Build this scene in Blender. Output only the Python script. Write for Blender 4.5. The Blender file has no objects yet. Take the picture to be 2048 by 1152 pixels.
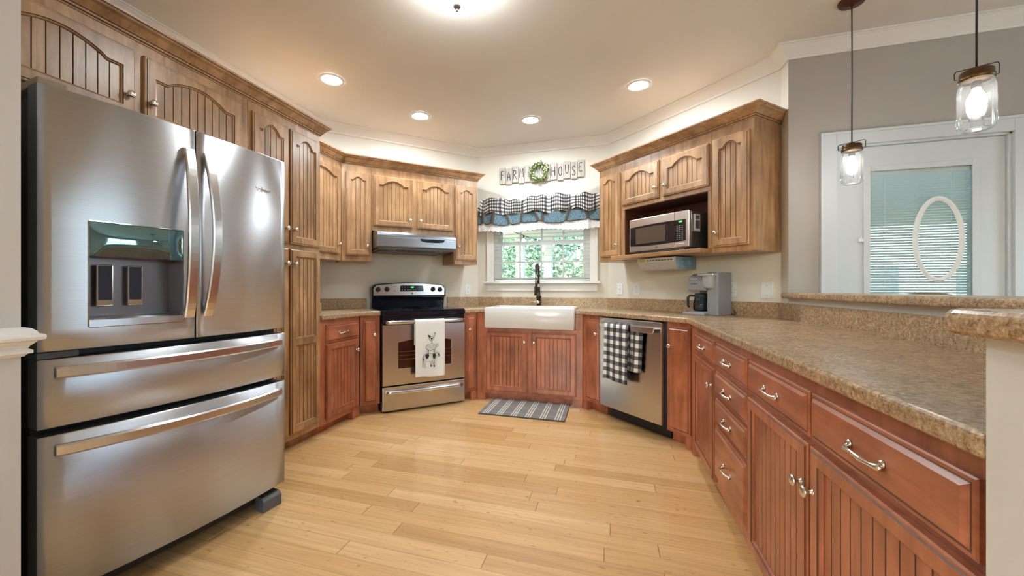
import bpy, bmesh, math, random
from mathutils import Vector, Matrix
PI = math.pi
Q = math.sqrt(.5)
S = bpy.context.scene
COL = S.collection
random.seed(7)

# ------------------------------------------------------------------ camera, world, exposure
cam = bpy.data.cameras.new('camera')
cam_o = bpy.data.objects.new('camera', cam)
COL.objects.link(cam_o)
cam.sensor_width = 36
cam.lens = 795 / 2048 * 36
cam.shift_x = 47 / 2048
cam.clip_start = .02
cam_o.location = (0, 0, 1.12)
cam_o.rotation_euler = (PI / 2, 0, math.radians(17.1))
S.camera = cam_o
S.view_settings.view_transform = 'Standard'
S.view_settings.look = 'None'
S.view_settings.exposure = 1.03
S.view_settings.gamma = 1
S.view_settings.use_curve_mapping = False
S.cycles.use_denoising = True
S.cycles.max_bounces = 10
S.cycles.transparent_max_bounces = 24
S.cycles.sample_clamp_indirect = 6
S.cycles.caustics_reflective = False
S.cycles.caustics_refractive = False

W = bpy.data.worlds.new('world')
S.world = W
W.use_nodes = True
wn = W.node_tree
sky = wn.nodes.new('ShaderNodeTexSky')
sky.sky_type = 'NISHITA'
sky.sun_disc = False
sky.sun_elevation = math.radians(40)
sky.sun_rotation = math.radians(200)
sky.air_density = 1.0
sky.dust_density = 3.0
wn.links.new(sky.outputs[0], wn.nodes['Background'].inputs[0])
wn.nodes['Background'].inputs[1].default_value = .95


def daylight(name, loc, rot, sx, sy, power, col):
    L = bpy.data.lights.new(name, 'AREA')
    L.shape = 'RECTANGLE'
    L.size, L.size_y = sx, sy
    L.energy = power
    L.color = col
    o = bpy.data.objects.new(name, L)
    o.location, o.rotation_euler = loc, rot
    COL.objects.link(o)


# area lamps added at unseen windows, living pair tilted up as ceiling fill
daylight('ceiling_fill_living', (-1.0, -3.68, 1.45), (PI / 2 + .62, 0, PI), 1.3, 1.5, 195, (.66, .84, 1))
daylight('ceiling_fill_living', (1.6, -3.68, 1.45), (PI / 2 + .62, 0, PI), 1.3, 1.5, 195, (.66, .84, 1))
daylight('daylight_dining_window', (4.68, 1.2, 1.45), (PI / 2 + .3, 0, PI / 2), 1.4, 1.5, 18, (.66, .84, 1))

# ------------------------------------------------------------------ materials
MATS = {}


def newmat(name):
    m = bpy.data.materials.new(name)
    m.use_nodes = True
    nt = m.node_tree
    return m, nt, nt.nodes['Principled BSDF']


def mat(name, col, rough=.5, metal=0, **k):
    if name in MATS:
        return MATS[name]
    m, nt, b = newmat(name)
    b.inputs['Base Color'].default_value = (*col, 1)
    b.inputs['Roughness'].default_value = rough
    b.inputs['Metallic'].default_value = metal
    for kk, v in k.items():
        b.inputs[kk.replace('_', ' ')].default_value = v
    MATS[name] = m
    return m


def glow(name, col, strength):
    m, nt, b = newmat(name)
    b.inputs['Base Color'].default_value = (*[min(1, c) for c in col], 1)
    b.inputs['Emission Color'].default_value = (*col, 1)
    b.inputs['Emission Strength'].default_value = strength
    MATS[name] = m
    return m


def N(nt, t, **k):
    n = nt.nodes.new(t)
    for a, v in k.items():
        setattr(n, a, v)
    return n


def ramp(nt, fac, stops):
    r = N(nt, 'ShaderNodeValToRGB')
    el = r.color_ramp.elements
    while len(el) < len(stops):
        el.new(.5)
    for e, (p, c) in zip(el, stops):
        e.position = p
        e.color = (*c, 1)
    nt.links.new(fac, r.inputs[0])
    return r.outputs[0]


def noise(nt, vec, scale, detail=4, rough=.55, dist=0):
    n = N(nt, 'ShaderNodeTexNoise')
    n.inputs['Scale'].default_value = scale
    n.inputs['Detail'].default_value = detail
    n.inputs['Roughness'].default_value = rough
    n.inputs['Distortion'].default_value = dist
    if vec is not None:
        nt.links.new(vec, n.inputs['Vector'])
    return n.outputs[0]


def mathn(nt, op, a, b=None):
    n = N(nt, 'ShaderNodeMath', operation=op)
    for i, v in enumerate((a, b)):
        if v is None:
            continue
        if isinstance(v, (int, float)):
            n.inputs[i].default_value = v
        else:
            nt.links.new(v, n.inputs[i])
    return n.outputs[0]


def mix(nt, fac, a, b, mode='MIX'):
    n = N(nt, 'ShaderNodeMix', data_type='RGBA', blend_type=mode)
    for i, v in ((0, fac), (6, a), (7, b)):
        if isinstance(v, (int, float)):
            n.inputs[i].default_value = v
        elif isinstance(v, tuple):
            n.inputs[i].default_value = (*v, 1)
        else:
            nt.links.new(v, n.inputs[i])
    return n.outputs[2]


def bump(nt, b, height, strength, dist=.01):
    n = N(nt, 'ShaderNodeBump')
    n.inputs['Strength'].default_value = strength
    n.inputs['Distance'].default_value = dist
    nt.links.new(height, n.inputs['Height'])
    nt.links.new(n.outputs[0], b.inputs['Normal'])


def objvec(nt, scale, rnd=True):
    tc = N(nt, 'ShaderNodeTexCoord')
    mp = N(nt, 'ShaderNodeMapping')
    mp.inputs['Scale'].default_value = scale
    nt.links.new(tc.outputs['Object'], mp.inputs[0])
    if rnd:
        oi = N(nt, 'ShaderNodeObjectInfo')
        c = N(nt, 'ShaderNodeCombineXYZ')
        nt.links.new(mathn(nt, 'MULTIPLY', oi.outputs['Random'], 37.0), c.inputs[0])
        nt.links.new(mathn(nt, 'MULTIPLY', oi.outputs['Random'], 11.0), c.inputs[2])
        nt.links.new(c.outputs[0], mp.inputs['Location'])
    return mp.outputs[0]


def wood(name, dark, mid, light, grain='z', rough=.34):
    m, nt, b = newmat(name)
    sc = {'z': (9, 9, 1.1), 'x': (1.1, 9, 9)}[grain]
    v = objvec(nt, sc)
    n1 = noise(nt, v, 2.2, 7, .62, .6)
    v2 = objvec(nt, (1.6, 1.6, 1.6))
    n2 = noise(nt, v2, 2.4, 3, .5, .2)
    c1 = ramp(nt, n1, [(.30, dark), (.5, mid), (.70, light)])
    c2 = ramp(nt, n2, [(.3, (.66, .62, .58)), (.7, (1.14, 1.12, 1.12))])
    c = mix(nt, 1.0, c1, c2, 'MULTIPLY')
    nt.links.new(c, b.inputs['Base Color'])
    b.inputs['Roughness'].default_value = rough
    b.inputs['Coat Weight'].default_value = .25
    b.inputs['Coat Roughness'].default_value = .22
    MATS[name] = m
    return m


WD = ((.26, .134, .058), (.42, .232, .106), (.55, .335, .172))
WC = ((.27, .084, .040), (.42, .134, .064), (.52, .195, .098))  # same cabinet wood; redness partly floor-bounce light put into the colour
wood_v = wood('maple_stain_vertical', *WD, 'z')
wood_h = wood('maple_stain_horizontal', *WD, 'x')
bounce_v = wood('maple_bounce_red_vertical', *WC, 'z')
bounce_h = wood('maple_bounce_red_horizontal', *WC, 'x')
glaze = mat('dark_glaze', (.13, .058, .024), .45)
glaze_c = mat('dark_glaze_bounce_red', (.10, .032, .015), .45)
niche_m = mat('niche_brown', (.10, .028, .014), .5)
door_paint = mat('cool_white_door_paint', (.62, .655, .69), .35)
white_trim = mat('white_trim_paint', (.80, .785, .76), .35)
white_vinyl = mat('white_vinyl', (.82, .84, .85), .35)
white_plastic = mat('white_plastic', (.80, .82, .84), .3)
nickel = mat('satin_nickel', (.72, .69, .64), .22, 1)
chrome = mat('polished_chrome', (.8, .8, .8), .08, 1)
black_gloss = mat('black_gloss_enamel', (.006, .007, .014), .09)
black_matte = mat('black_plastic', (.012, .012, .013), .5)
black_side = mat('black_textured_steel', (.016, .016, .02), .45)
porcelain = mat('white_porcelain', (.70, .68, .67), .12)
bronze = mat('dark_bronze', (.045, .028, .018), .35, .8)
ink = mat('black_ink', (.012, .011, .012), .7)
dark_glass = mat('dark_oven_glass', (.045, .014, .008), .07)
navy_pad = mat('navy_rubber', (.008, .010, .03), .5)
tan_plastic = mat('tan_hinge_plastic', (.32, .26, .16), .5)
grey_plastic = mat('grey_plastic', (.25, .255, .275), .38)
grey_dark = mat('charcoal_plastic', (.09, .095, .10), .4)
green_led = glow('green_led', (.05, .9, .15), 2.2)
white_print = mat('white_print', (.6, .6, .6), .5)


def steel(name, col, rough, aniso=.65, axis='x'):
    m, nt, b = newmat(name)
    v = objvec(nt, (2, 2, 260) if axis == 'x' else (260, 2, 2), False)
    n = noise(nt, v, 3, 3, .6)
    c = ramp(nt, n, [(.3, tuple(x * .90 for x in col)), (.7, tuple(min(1, x * 1.06) for x in col))])
    nt.links.new(c, b.inputs['Base Color'])
    b.inputs['Metallic'].default_value = 1
    b.inputs['Roughness'].default_value = rough
    b.inputs['Anisotropic'].default_value = aniso
    b.inputs['Anisotropic Rotation'].default_value = .25
    t = N(nt, 'ShaderNodeTangent', direction_type='RADIAL', axis='Z')
    nt.links.new(t.outputs[0], b.inputs['Tangent'])
    MATS[name] = m
    return m


stainless = steel('brushed_stainless', (.53, .545, .58), .33, .92)
hood_steel = steel('brushed_steel_hood', (.34, .355, .39), .3, .6)
stainless_warm = steel('brushed_stainless_appliance', (.60, .585, .57), .24, .6)
bar_steel = mat('handle_steel', (.68, .69, .72), .22, 1)


def paint(name, col, rough=.6, var=.03):
    m, nt, b = newmat(name)
    g = N(nt, 'ShaderNodeNewGeometry')
    n = noise(nt, g.outputs['Position'], 1.3, 3)
    c = ramp(nt, n, [(.3, tuple(x * (1 - var) for x in col)), (.7, tuple(min(1, x * (1 + var)) for x in col))])
    nt.links.new(c, b.inputs['Base Color'])
    b.inputs['Roughness'].default_value = rough
    n2 = noise(nt, g.outputs['Position'], 220, 2)
    bump(nt, b, n2, .06, .002)
    MATS[name] = m
    return m


cream = paint('cream_wall_paint', (.74, .695, .615))
taupe = paint('taupe_wall_paint', (.41, .375, .345))
greige = paint('pale_grey_wall_paint', (.56, .545, .53))
offwhite = paint('off_white_wall_paint', (.70, .685, .655))
ceil_p = paint('beige_ceiling_paint', (.77, .75, .715))

ring_m = bpy.data.materials.new('white_translucent_ring')
ring_m.use_nodes = True
nt = ring_m.node_tree
b = nt.nodes['Principled BSDF']
b.inputs['Base Color'].default_value = (.85, .86, .88, 1)
tl = N(nt, 'ShaderNodeBsdfTranslucent')
tl.inputs[0].default_value = (.9, .92, .95, 1)
mx = N(nt, 'ShaderNodeMixShader')
mx.inputs[0].default_value = .6
nt.links.new(b.outputs[0], mx.inputs[1])
nt.links.new(tl.outputs[0], mx.inputs[2])
nt.links.new(mx.outputs[0], nt.nodes['Material Output'].inputs[0])

# floor : narrow strand planks laid along X
floor_m, nt, b = newmat('bamboo_planks')
g = N(nt, 'ShaderNodeNewGeometry')
sx = N(nt, 'ShaderNodeSeparateXYZ')
nt.links.new(g.outputs['Position'], sx.inputs[0])
PW, PL = .094, 1.15
ry = mathn(nt, 'DIVIDE', sx.outputs[1], PW)
row = mathn(nt, 'FLOOR', ry)
wn1 = N(nt, 'ShaderNodeTexWhiteNoise', noise_dimensions='1D')
nt.links.new(row, wn1.inputs['W'])
off = mathn(nt, 'MULTIPLY', wn1.outputs['Value'], PL)
rx = mathn(nt, 'DIVIDE', mathn(nt, 'ADD', sx.outputs[0], off), PL)
colx = mathn(nt, 'FLOOR', rx)
cid = N(nt, 'ShaderNodeCombineXYZ')
nt.links.new(row, cid.inputs[0])
nt.links.new(colx, cid.inputs[1])
wn2 = N(nt, 'ShaderNodeTexWhiteNoise', noise_dimensions='2D')
nt.links.new(cid.outputs[0], wn2.inputs['Vector'])
base = ramp(nt, wn2.outputs['Value'], [(0, (.60, .345, .14)), (.35, (.69, .415, .178)), (.7, (.73, .45, .20)), (1, (.78, .505, .25))])
# strips inside a plank and streaky grain with knuckles
cv = N(nt, 'ShaderNodeCombineXYZ')
nt.links.new(mathn(nt, 'MULTIPLY', sx.outputs[0], 2.2), cv.inputs[0])
nt.links.new(mathn(nt, 'MULTIPLY', sx.outputs[1], 70.0), cv.inputs[1])
nt.links.new(mathn(nt, 'MULTIPLY', wn2.outputs['Value'], 40.0), cv.inputs[2])
gr = noise(nt, cv.outputs[0], 1.0, 4, .6)
c = mix(nt, 1.0, base, ramp(nt, gr, [(.25, (.80, .76, .70)), (.75, (1.12, 1.12, 1.12))]), 'MULTIPLY')
cv2 = N(nt, 'ShaderNodeCombineXYZ')
nt.links.new(mathn(nt, 'MULTIPLY', sx.outputs[0], 24.0), cv2.inputs[0])
nt.links.new(mathn(nt, 'MULTIPLY', sx.outputs[1], 62.0), cv2.inputs[1])
nt.links.new(mathn(nt, 'MULTIPLY', wn2.outputs['Value'], 40.0), cv2.inputs[2])
kn = noise(nt, cv2.outputs[0], 1.0, 2, .5)
c = mix(nt, 1.0, c, ramp(nt, kn, [(.66, (1, 1, 1)), (.76, (.66, .52, .40))]), 'MULTIPLY')
fy = mathn(nt, 'FRACT', ry)
fx = mathn(nt, 'FRACT', rx)
gy = mathn(nt, 'LESS_THAN', mathn(nt, 'MINIMUM', fy, mathn(nt, 'SUBTRACT', 1.0, fy)), .012)
gx = mathn(nt, 'LESS_THAN', mathn(nt, 'MINIMUM', fx, mathn(nt, 'SUBTRACT', 1.0, fx)), .0013)
gap = mathn(nt, 'MAXIMUM', mathn(nt, 'MULTIPLY', gy, .45), gx)
c = mix(nt, gap, c, (.20, .085, .03))
nt.links.new(c, b.inputs['Base Color'])
b.inputs['Roughness'].default_value = .30
b.inputs['Coat Weight'].default_value = .55
b.inputs['Coat Roughness'].default_value = .10
nl = noise(nt, g.outputs['Position'], 5, 3)
bump(nt, b, nl, .05, .004)


def granite(name, cols, scale):
    m, nt, b = newmat(name)
    g = N(nt, 'ShaderNodeNewGeometry')
    n1 = noise(nt, g.outputs['Position'], scale, 6, .72, .4)
    n2 = noise(nt, g.outputs['Position'], scale * 3.1, 4, .7)
    n3 = noise(nt, g.outputs['Position'], scale * .12, 3, .5)
    f = mathn(nt, 'ADD', mathn(nt, 'MULTIPLY', n1, .6), mathn(nt, 'MULTIPLY', n2, .4))
    c = ramp(nt, f, list(zip((.36, .45, .54, .64), cols)))
    c = mix(nt, 1.0, c, ramp(nt, n3, [(.3, (.85, .85, .85)), (.7, (1.12, 1.08, 1.02))]), 'MULTIPLY')
    nt.links.new(c, b.inputs['Base Color'])
    b.inputs['Roughness'].default_value = .26
    MATS[name] = m
    return m


laminate = granite('brown_speckled_laminate', ((.13, .068, .034), (.30, .188, .104), (.47, .33, .205), (.62, .49, .345)), 75)


def thin_glass(name, tint, refl=.9, rough=0.02, milky=0):
    m = bpy.data.materials.new(name)
    m.use_nodes = True
    nt = m.node_tree
    nt.nodes.remove(nt.nodes['Principled BSDF'])
    out = nt.nodes['Material Output']
    t = N(nt, 'ShaderNodeBsdfTransparent')
    t.inputs[0].default_value = (*tint, 1)
    g = N(nt, 'ShaderNodeBsdfGlossy')
    g.inputs['Roughness'].default_value = rough
    lw = N(nt, 'ShaderNodeLayerWeight')
    lw.inputs[0].default_value = .22
    f = mathn(nt, 'MULTIPLY', lw.outputs['Fresnel'], refl)
    mx = N(nt, 'ShaderNodeMixShader')
    nt.links.new(f, mx.inputs[0])
    nt.links.new(t.outputs[0], mx.inputs[1])
    nt.links.new(g.outputs[0], mx.inputs[2])
    last = mx.outputs[0]
    if milky:
        tl = N(nt, 'ShaderNodeBsdfTranslucent')
        m2 = N(nt, 'ShaderNodeMixShader')
        m2.inputs[0].default_value = milky
        nt.links.new(last, m2.inputs[1])
        nt.links.new(tl.outputs[0], m2.inputs[2])
        last = m2.outputs[0]
    nt.links.new(last, out.inputs[0])
    MATS[name] = m
    return m


pane = thin_glass('window_glass', (.93, .97, .97), .5)
jar_glass = thin_glass('clear_jar_glass', (.97, .98, .98), .8, .08, .022)
carafe_glass = thin_glass('carafe_glass', (.45, .55, .60), 1.0, .04)


def uvmat(name, fn, rough=.85):
    m, nt, b = newmat(name)
    tc = N(nt, 'ShaderNodeTexCoord')
    s = N(nt, 'ShaderNodeSeparateXYZ')
    nt.links.new(tc.outputs['UV'], s.inputs[0])
    col = fn(nt, s.outputs[0], s.outputs[1], tc.outputs['UV'])
    nt.links.new(col, b.inputs['Base Color'])
    b.inputs['Roughness'].default_value = rough
    b.inputs['Sheen Weight'].default_value = .2
    MATS[name] = m
    return m


def check(period, white, greyc, blackc):
    def fn(nt, u, v, uv):
        a = mathn(nt, 'GREATER_THAN', mathn(nt, 'FRACT', mathn(nt, 'DIVIDE', u, period)), .5)
        b_ = mathn(nt, 'GREATER_THAN', mathn(nt, 'FRACT', mathn(nt, 'DIVIDE', v, period)), .5)
        s = mathn(nt, 'ADD', a, b_)
        c = mix(nt, mathn(nt, 'GREATER_THAN', s, .5), white, greyc)
        return mix(nt, mathn(nt, 'GREATER_THAN', s, 1.5), c, blackc)
    return fn


gingham = uvmat('black_white_gingham', check(.038, (.72, .70, .66), (.13, .125, .125), (.012, .012, .014)))
buffalo = uvmat('buffalo_check_cotton', check(.066, (.78, .77, .75), (.14, .145, .15), (.012, .013, .018)))


def denim_fn(nt, u, v, uv):
    mp = N(nt, 'ShaderNodeMapping')
    mp.inputs['Scale'].default_value = (40, 6, 1)
    nt.links.new(uv, mp.inputs[0])
    mp2 = N(nt, 'ShaderNodeMapping')
    mp2.inputs['Scale'].default_value = (8, 70, 1)
    nt.links.new(uv, mp2.inputs[0])
    f = mathn(nt, 'ADD', noise(nt, mp.outputs[0], 6, 3), noise(nt, mp2.outputs[0], 6, 3))
    f = mathn(nt, 'MULTIPLY', f, .5)
    blue = ramp(nt, f, [(.38, (.02, .035, .05)), (.50, (.10, .175, .225)), (.64, (.26, .38, .44))])
    c = mix(nt, mathn(nt, 'GREATER_THAN', v, .112), blue, (.075, .064, .055))
    return mix(nt, mathn(nt, 'LESS_THAN', v, .006), c, (.015, .017, .025))


denim = uvmat('blue_grey_slub_weave', denim_fn)


def rug_fn(nt, u, v, uv):
    f = mathn(nt, 'FRACT', mathn(nt, 'DIVIDE', mathn(nt, 'ADD', u, .005), .127))
    def band(x, c0, w):
        return mathn(nt, 'LESS_THAN', mathn(nt, 'ABSOLUTE', mathn(nt, 'SUBTRACT', x, c0)), w)
    s = mathn(nt, 'MAXIMUM', band(f, .36, .035), mathn(nt, 'MAXIMUM', band(f, .52, .035), band(f, .68, .035)))
    g2 = mathn(nt, 'FRACT', mathn(nt, 'DIVIDE', v, .17))
    t = mathn(nt, 'MAXIMUM', band(g2, .42, .02), band(g2, .56, .02))
    n = noise(nt, uv, 160, 2)
    basec = ramp(nt, n, [(.3, (.12, .105, .098)), (.7, (.22, .20, .185))])
    c = mix(nt, mathn(nt, 'MULTIPLY', t, .4), basec, (.45, .42, .38))
    return mix(nt, s, c, (.66, .62, .55))


rug_m = uvmat('grey_plaid_weave', rug_fn, .95)

lace_m = bpy.data.materials.new('white_lace')
lace_m.use_nodes = True
nt = lace_m.node_tree
b = nt.nodes['Principled BSDF']
b.inputs['Base Color'].default_value = (.90, .91, .94, 1)
b.inputs['Roughness'].default_value = .8
tc = N(nt, 'ShaderNodeTexCoord')
vo = N(nt, 'ShaderNodeTexVoronoi')
vo.inputs['Scale'].default_value = 150
nt.links.new(tc.outputs['UV'], vo.inputs['Vector'])
holes = mathn(nt, 'LESS_THAN', vo.outputs['Distance'], .42)
tr = N(nt, 'ShaderNodeBsdfTransparent')
mx = N(nt, 'ShaderNodeMixShader')
nt.links.new(mathn(nt, 'MULTIPLY', holes, .6), mx.inputs[0])
nt.links.new(b.outputs[0], mx.inputs[1])
nt.links.new(tr.outputs[0], mx.inputs[2])
nt.links.new(mx.outputs[0], nt.nodes['Material Output'].inputs[0])

# ------------------------------------------------------------------ mesh helpers


class MB:
    def __init__(s):
        s.v, s.f, s.m, s.sm, s.uv = [], [], [], [], {}

    def add(s, vs, fs, mi=0, smooth=False):
        o = len(s.v)
        s.v += [tuple(v) for v in vs]
        for f in fs:
            s.f.append(tuple(i + o for i in f))
            s.m.append(mi)
            s.sm.append(smooth)
        return o

    def box(s, x0, x1, y0, y1, z0, z1, mi=0):
        s.add([(x, y, z) for z in (z0, z1) for y in (y0, y1) for x in (x0, x1)],
              [(0, 2, 3, 1), (4, 5, 7, 6), (0, 1, 5, 4), (1, 3, 7, 5), (3, 2, 6, 7), (2, 0, 4, 6)], mi)

    def prism(s, poly, z0, z1, mi=0, ax='z'):
        """poly: 2-D points; ax z -> (x,y), ax y -> (x,z) extruded along y, ax x -> (y,z) along x"""
        n = len(poly)
        p = {'z': lambda a, b, c: (a, b, c), 'y': lambda a, b, c: (a, c, b), 'x': lambda a, b, c: (c, a, b)}[ax]
        vs = [p(a, b, z0) for a, b in poly] + [p(a, b, z1) for a, b in poly]
        fs = [tuple(range(n)), tuple(range(n, 2 * n))] + [(i, (i + 1) % n, n + (i + 1) % n, n + i) for i in range(n)]
        s.add(vs, fs, mi)

    def loops(s, loops, mis=0, close=True, cap0=False, cap1=False, smooth=False, capmi=None):
        n = len(loops[0])
        vs = [v for l in loops for v in l]
        o = s.add(vs, [])
        for k in range(len(loops) - 1):
            mi = mis[k] if isinstance(mis, (list, tuple)) else mis
            for i in range(n if close else n - 1):
                j = (i + 1) % n
                s.f.append((o + k * n + i, o + k * n + j, o + (k + 1) * n + j, o + (k + 1) * n + i))
                s.m.append(mi)
                s.sm.append(smooth)
        cm = capmi if capmi is not None else (mis if isinstance(mis, int) else mis[-1])
        if cap0:
            s.f.append(tuple(o + i for i in range(n))); s.m.append(cm); s.sm.append(False)
        if cap1:
            k = (len(loops) - 1) * n
            s.f.append(tuple(o + k + i for i in range(n))); s.m.append(cm); s.sm.append(False)

    def lathe(s, prof, c=(0, 0, 0), axis='z', seg=20, mi=0, smooth=True, cap0=False, cap1=False):
        L = []
        for r, h in prof:
            l = []
            for k in range(seg):
                a = 2 * PI * k / seg
                p = (r * math.cos(a), r * math.sin(a))
                q = {'z': (p[0], p[1], h), '-y': (p[0], -h, p[1]), 'x': (h, p[0], p[1]), 'y': (p[0], h, p[1])}[axis]
                l.append((q[0] + c[0], q[1] + c[1], q[2] + c[2]))
            L.append(l)
        s.loops(L, mi, True, cap0, cap1, smooth)

    def tube(s, pts, rad, seg=8, mi=0, caps=True, flat=1.0):
        pts = [Vector(p) for p in pts]
        L = []
        up = None
        for i, p in enumerate(pts):
            t = (pts[min(i + 1, len(pts) - 1)] - pts[max(i - 1, 0)]).normalized()
            if up is None:
                up = Vector((0, 0, 1)) if abs(t.z) < .9 else Vector((1, 0, 0))
            sd = t.cross(up)
            if sd.length < 1e-5:
                sd = t.cross(Vector((0, 1, 0)))
            sd.normalize()
            up = sd.cross(t).normalized()
            r = rad[i] if isinstance(rad, (list, tuple)) else rad
            L.append([p + sd * (r * math.cos(2 * PI * k / seg)) + up * (r * flat * math.sin(2 * PI * k / seg)) for k in range(seg)])
        s.loops(L, mi, True, caps, caps, True)

    def grid(s, fn, nu, nv, mi=0, smooth=True, uvf=None):
        o = len(s.v)
        for j in range(nv + 1):
            for i in range(nu + 1):
                s.v.append(tuple(fn(i / nu, j / nv)))
                if uvf:
                    s.uv[len(s.v) - 1] = uvf(i / nu, j / nv)
        w = nu + 1
        for j in range(nv):
            for i in range(nu):
                s.f.append((o + j * w + i, o + j * w + i + 1, o + (j + 1) * w + i + 1, o + (j + 1) * w + i))
                s.m.append(mi)
                s.sm.append(smooth)

    def mesh(s, name, mats, recalc=True):
        me = bpy.data.meshes.new(name)
        me.from_pydata(s.v, [], s.f)
        for m in (mats if isinstance(mats, (list, tuple)) else [mats]):
            me.materials.append(m)
        me.polygons.foreach_set('material_index', s.m)
        me.polygons.foreach_set('use_smooth', s.sm)
        if s.uv:
            ul = me.uv_layers.new(name='UVMap')
            for lp in me.loops:
                if lp.vertex_index in s.uv:
                    ul.data[lp.index].uv = s.uv[lp.vertex_index]
        if recalc:
            bm = bmesh.new()
            bm.from_mesh(me)
            bmesh.ops.recalc_face_normals(bm, faces=bm.faces)
            bm.to_mesh(me)
            bm.free()
        me.update()
        return me


def link(name, me, parent=None, loc=(0, 0, 0), rz=0, bevel=0, seg=2, solid=0):
    o = bpy.data.objects.new(name, me)
    COL.objects.link(o)
    if parent:
        o.parent = parent
    o.location = loc
    o.rotation_euler = (0, 0, rz)
    if solid:
        md = o.modifiers.new('thick', 'SOLIDIFY')
        md.thickness = solid
    if bevel:
        md = o.modifiers.new('edge', 'BEVEL')
        md.width = bevel
        md.segments = seg
        md.limit_method = 'ANGLE'
        md.angle_limit = math.radians(40)
    return o


def obj(name, mb, mats, parent=None, loc=(0, 0, 0), rz=0, bevel=0, seg=2, solid=0):
    return link(name, mb.mesh(name, mats), parent, loc, rz, bevel, seg, solid)


def tag(o, label, cat, group=None):
    o['label'] = label
    o['category'] = cat
    if group:
        o['group'] = group
    return o


def empty(name, loc, rz, label, cat, group=None):
    o = bpy.data.objects.new(name, None)
    o.empty_display_size = .1
    COL.objects.link(o)
    o.location = loc
    o.rotation_euler = (0, 0, rz)
    return tag(o, label, cat, group)


def struct(name, mb, mats, parent=None, loc=(0, 0, 0), rz=0, bevel=0):
    o = obj(name, mb, mats, parent, loc, rz, bevel)
    o['kind'] = 'structure'
    return o


def lettering(name, body, size, mat_, parent, loc, rot=(PI / 2, 0, 0), extrude=.0004, shear=0, align='CENTER'):
    cu = bpy.data.curves.new(name, 'FONT')
    cu.body = body
    cu.size = size
    cu.extrude = extrude
    cu.shear = shear
    cu.align_x = align
    cu.align_y = 'CENTER'
    cu.materials.append(mat_)
    tmp = bpy.data.objects.new(name + '_curve', cu)
    COL.objects.link(tmp)
    dg = bpy.context.evaluated_depsgraph_get()
    me = bpy.data.meshes.new_from_object(tmp.evaluated_get(dg))
    bpy.data.objects.remove(tmp)
    me.name = name
    o = bpy.data.objects.new(name, me)
    COL.objects.link(o)
    o.parent = parent
    o.location = loc
    o.rotation_euler = rot
    return o


# runs: origin of a run lies on its face line; local x runs to the right seen from the room, y goes into the wall
def RP(r, m):            # point on the range-side diagonal: distance r from the camera's foot, position m along it
    return ((m - r) * Q, (m + r) * Q)


def MP(m, u):            # same for the microwave-side diagonal, u = position along it (left to right)
    return ((m + u) * Q, (m - u) * Q)


RUN = {
    'A': (lambda u: (-2.10, u), PI / 2), 'A3': (lambda u: (-2.354, u), PI / 2),
    'B': (lambda u: RP(3.60, u), PI / 4), 'B3': (lambda u: RP(3.84, u), PI / 4),
    'C': (lambda u: (u, 3.80), 0),
    'D': (lambda u: MP(2.51, u), -PI / 4), 'D3': (lambda u: MP(2.77, u), -PI / 4),
    'E': (lambda u: (.53, -u), -PI / 2),
}

# ------------------------------------------------------------------ cabinet doors, drawers, hardware
kb = MB()
kb.lathe([(.0001, 0), (.009, 0), (.009, .002), (.0055, .004), (.0048, .012), (.008, .016), (.0155, .019), (.0165, .022), (.014, .026), (.008, .0285), (.0001, .029)], axis='-y', seg=20)
KNOB = kb.mesh('knob', nickel)
pb = MB()
pp, pr = [], []
for i in range(25):
    t = i / 24 * 2 - 1
    pp.append((t * .060, -(.003 + .024 * max(0, 1 - abs(t) ** 2.6)), .004 * math.cos(t * PI) - .004 + .0035 * t * 0))
    pr.append(.0045 + .0035 * math.exp(-((abs(t) - .93) / .09) ** 2) + .0018 * math.exp(-((abs(t) - .45) / .08) ** 2))
pb.tube(pp, pr, 10)
for sx_ in (-1, 1):
    pb.lathe([(.0001, 0), (.0085, 0), (.0085, .003), (.006, .006), (.0001, .007)], (sx_ * .056, 0, 0), '-y', 14)
PULL = pb.mesh('pull', nickel)
TD = .020


def arch_loop(x0, x1, z0, zs, rise, o=0.0):
    pts = [(x0 - o, z0 - o), (x1 + o, z0 - o), (x1 + o, zs + o)]
    w = x1 - x0
    s_ = .12 * w
    n = 16
    if rise > 0:
        for k in range(n + 1):
            t = k / n
            x = (x1 - s_) + (x0 + s_ - x1 + s_) * t
            e = math.sin(PI * t) ** .8 if 0 < t < 1 else 0
            pts.append((x, zs + rise * e + o))
    else:
        for k in range(n + 1):
            t = k / n
            pts.append(((x1 - s_) + (x0 + s_ - x1 + s_) * t, zs + o))
    pts.append((x0 - o, zs + o))
    return pts


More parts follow.
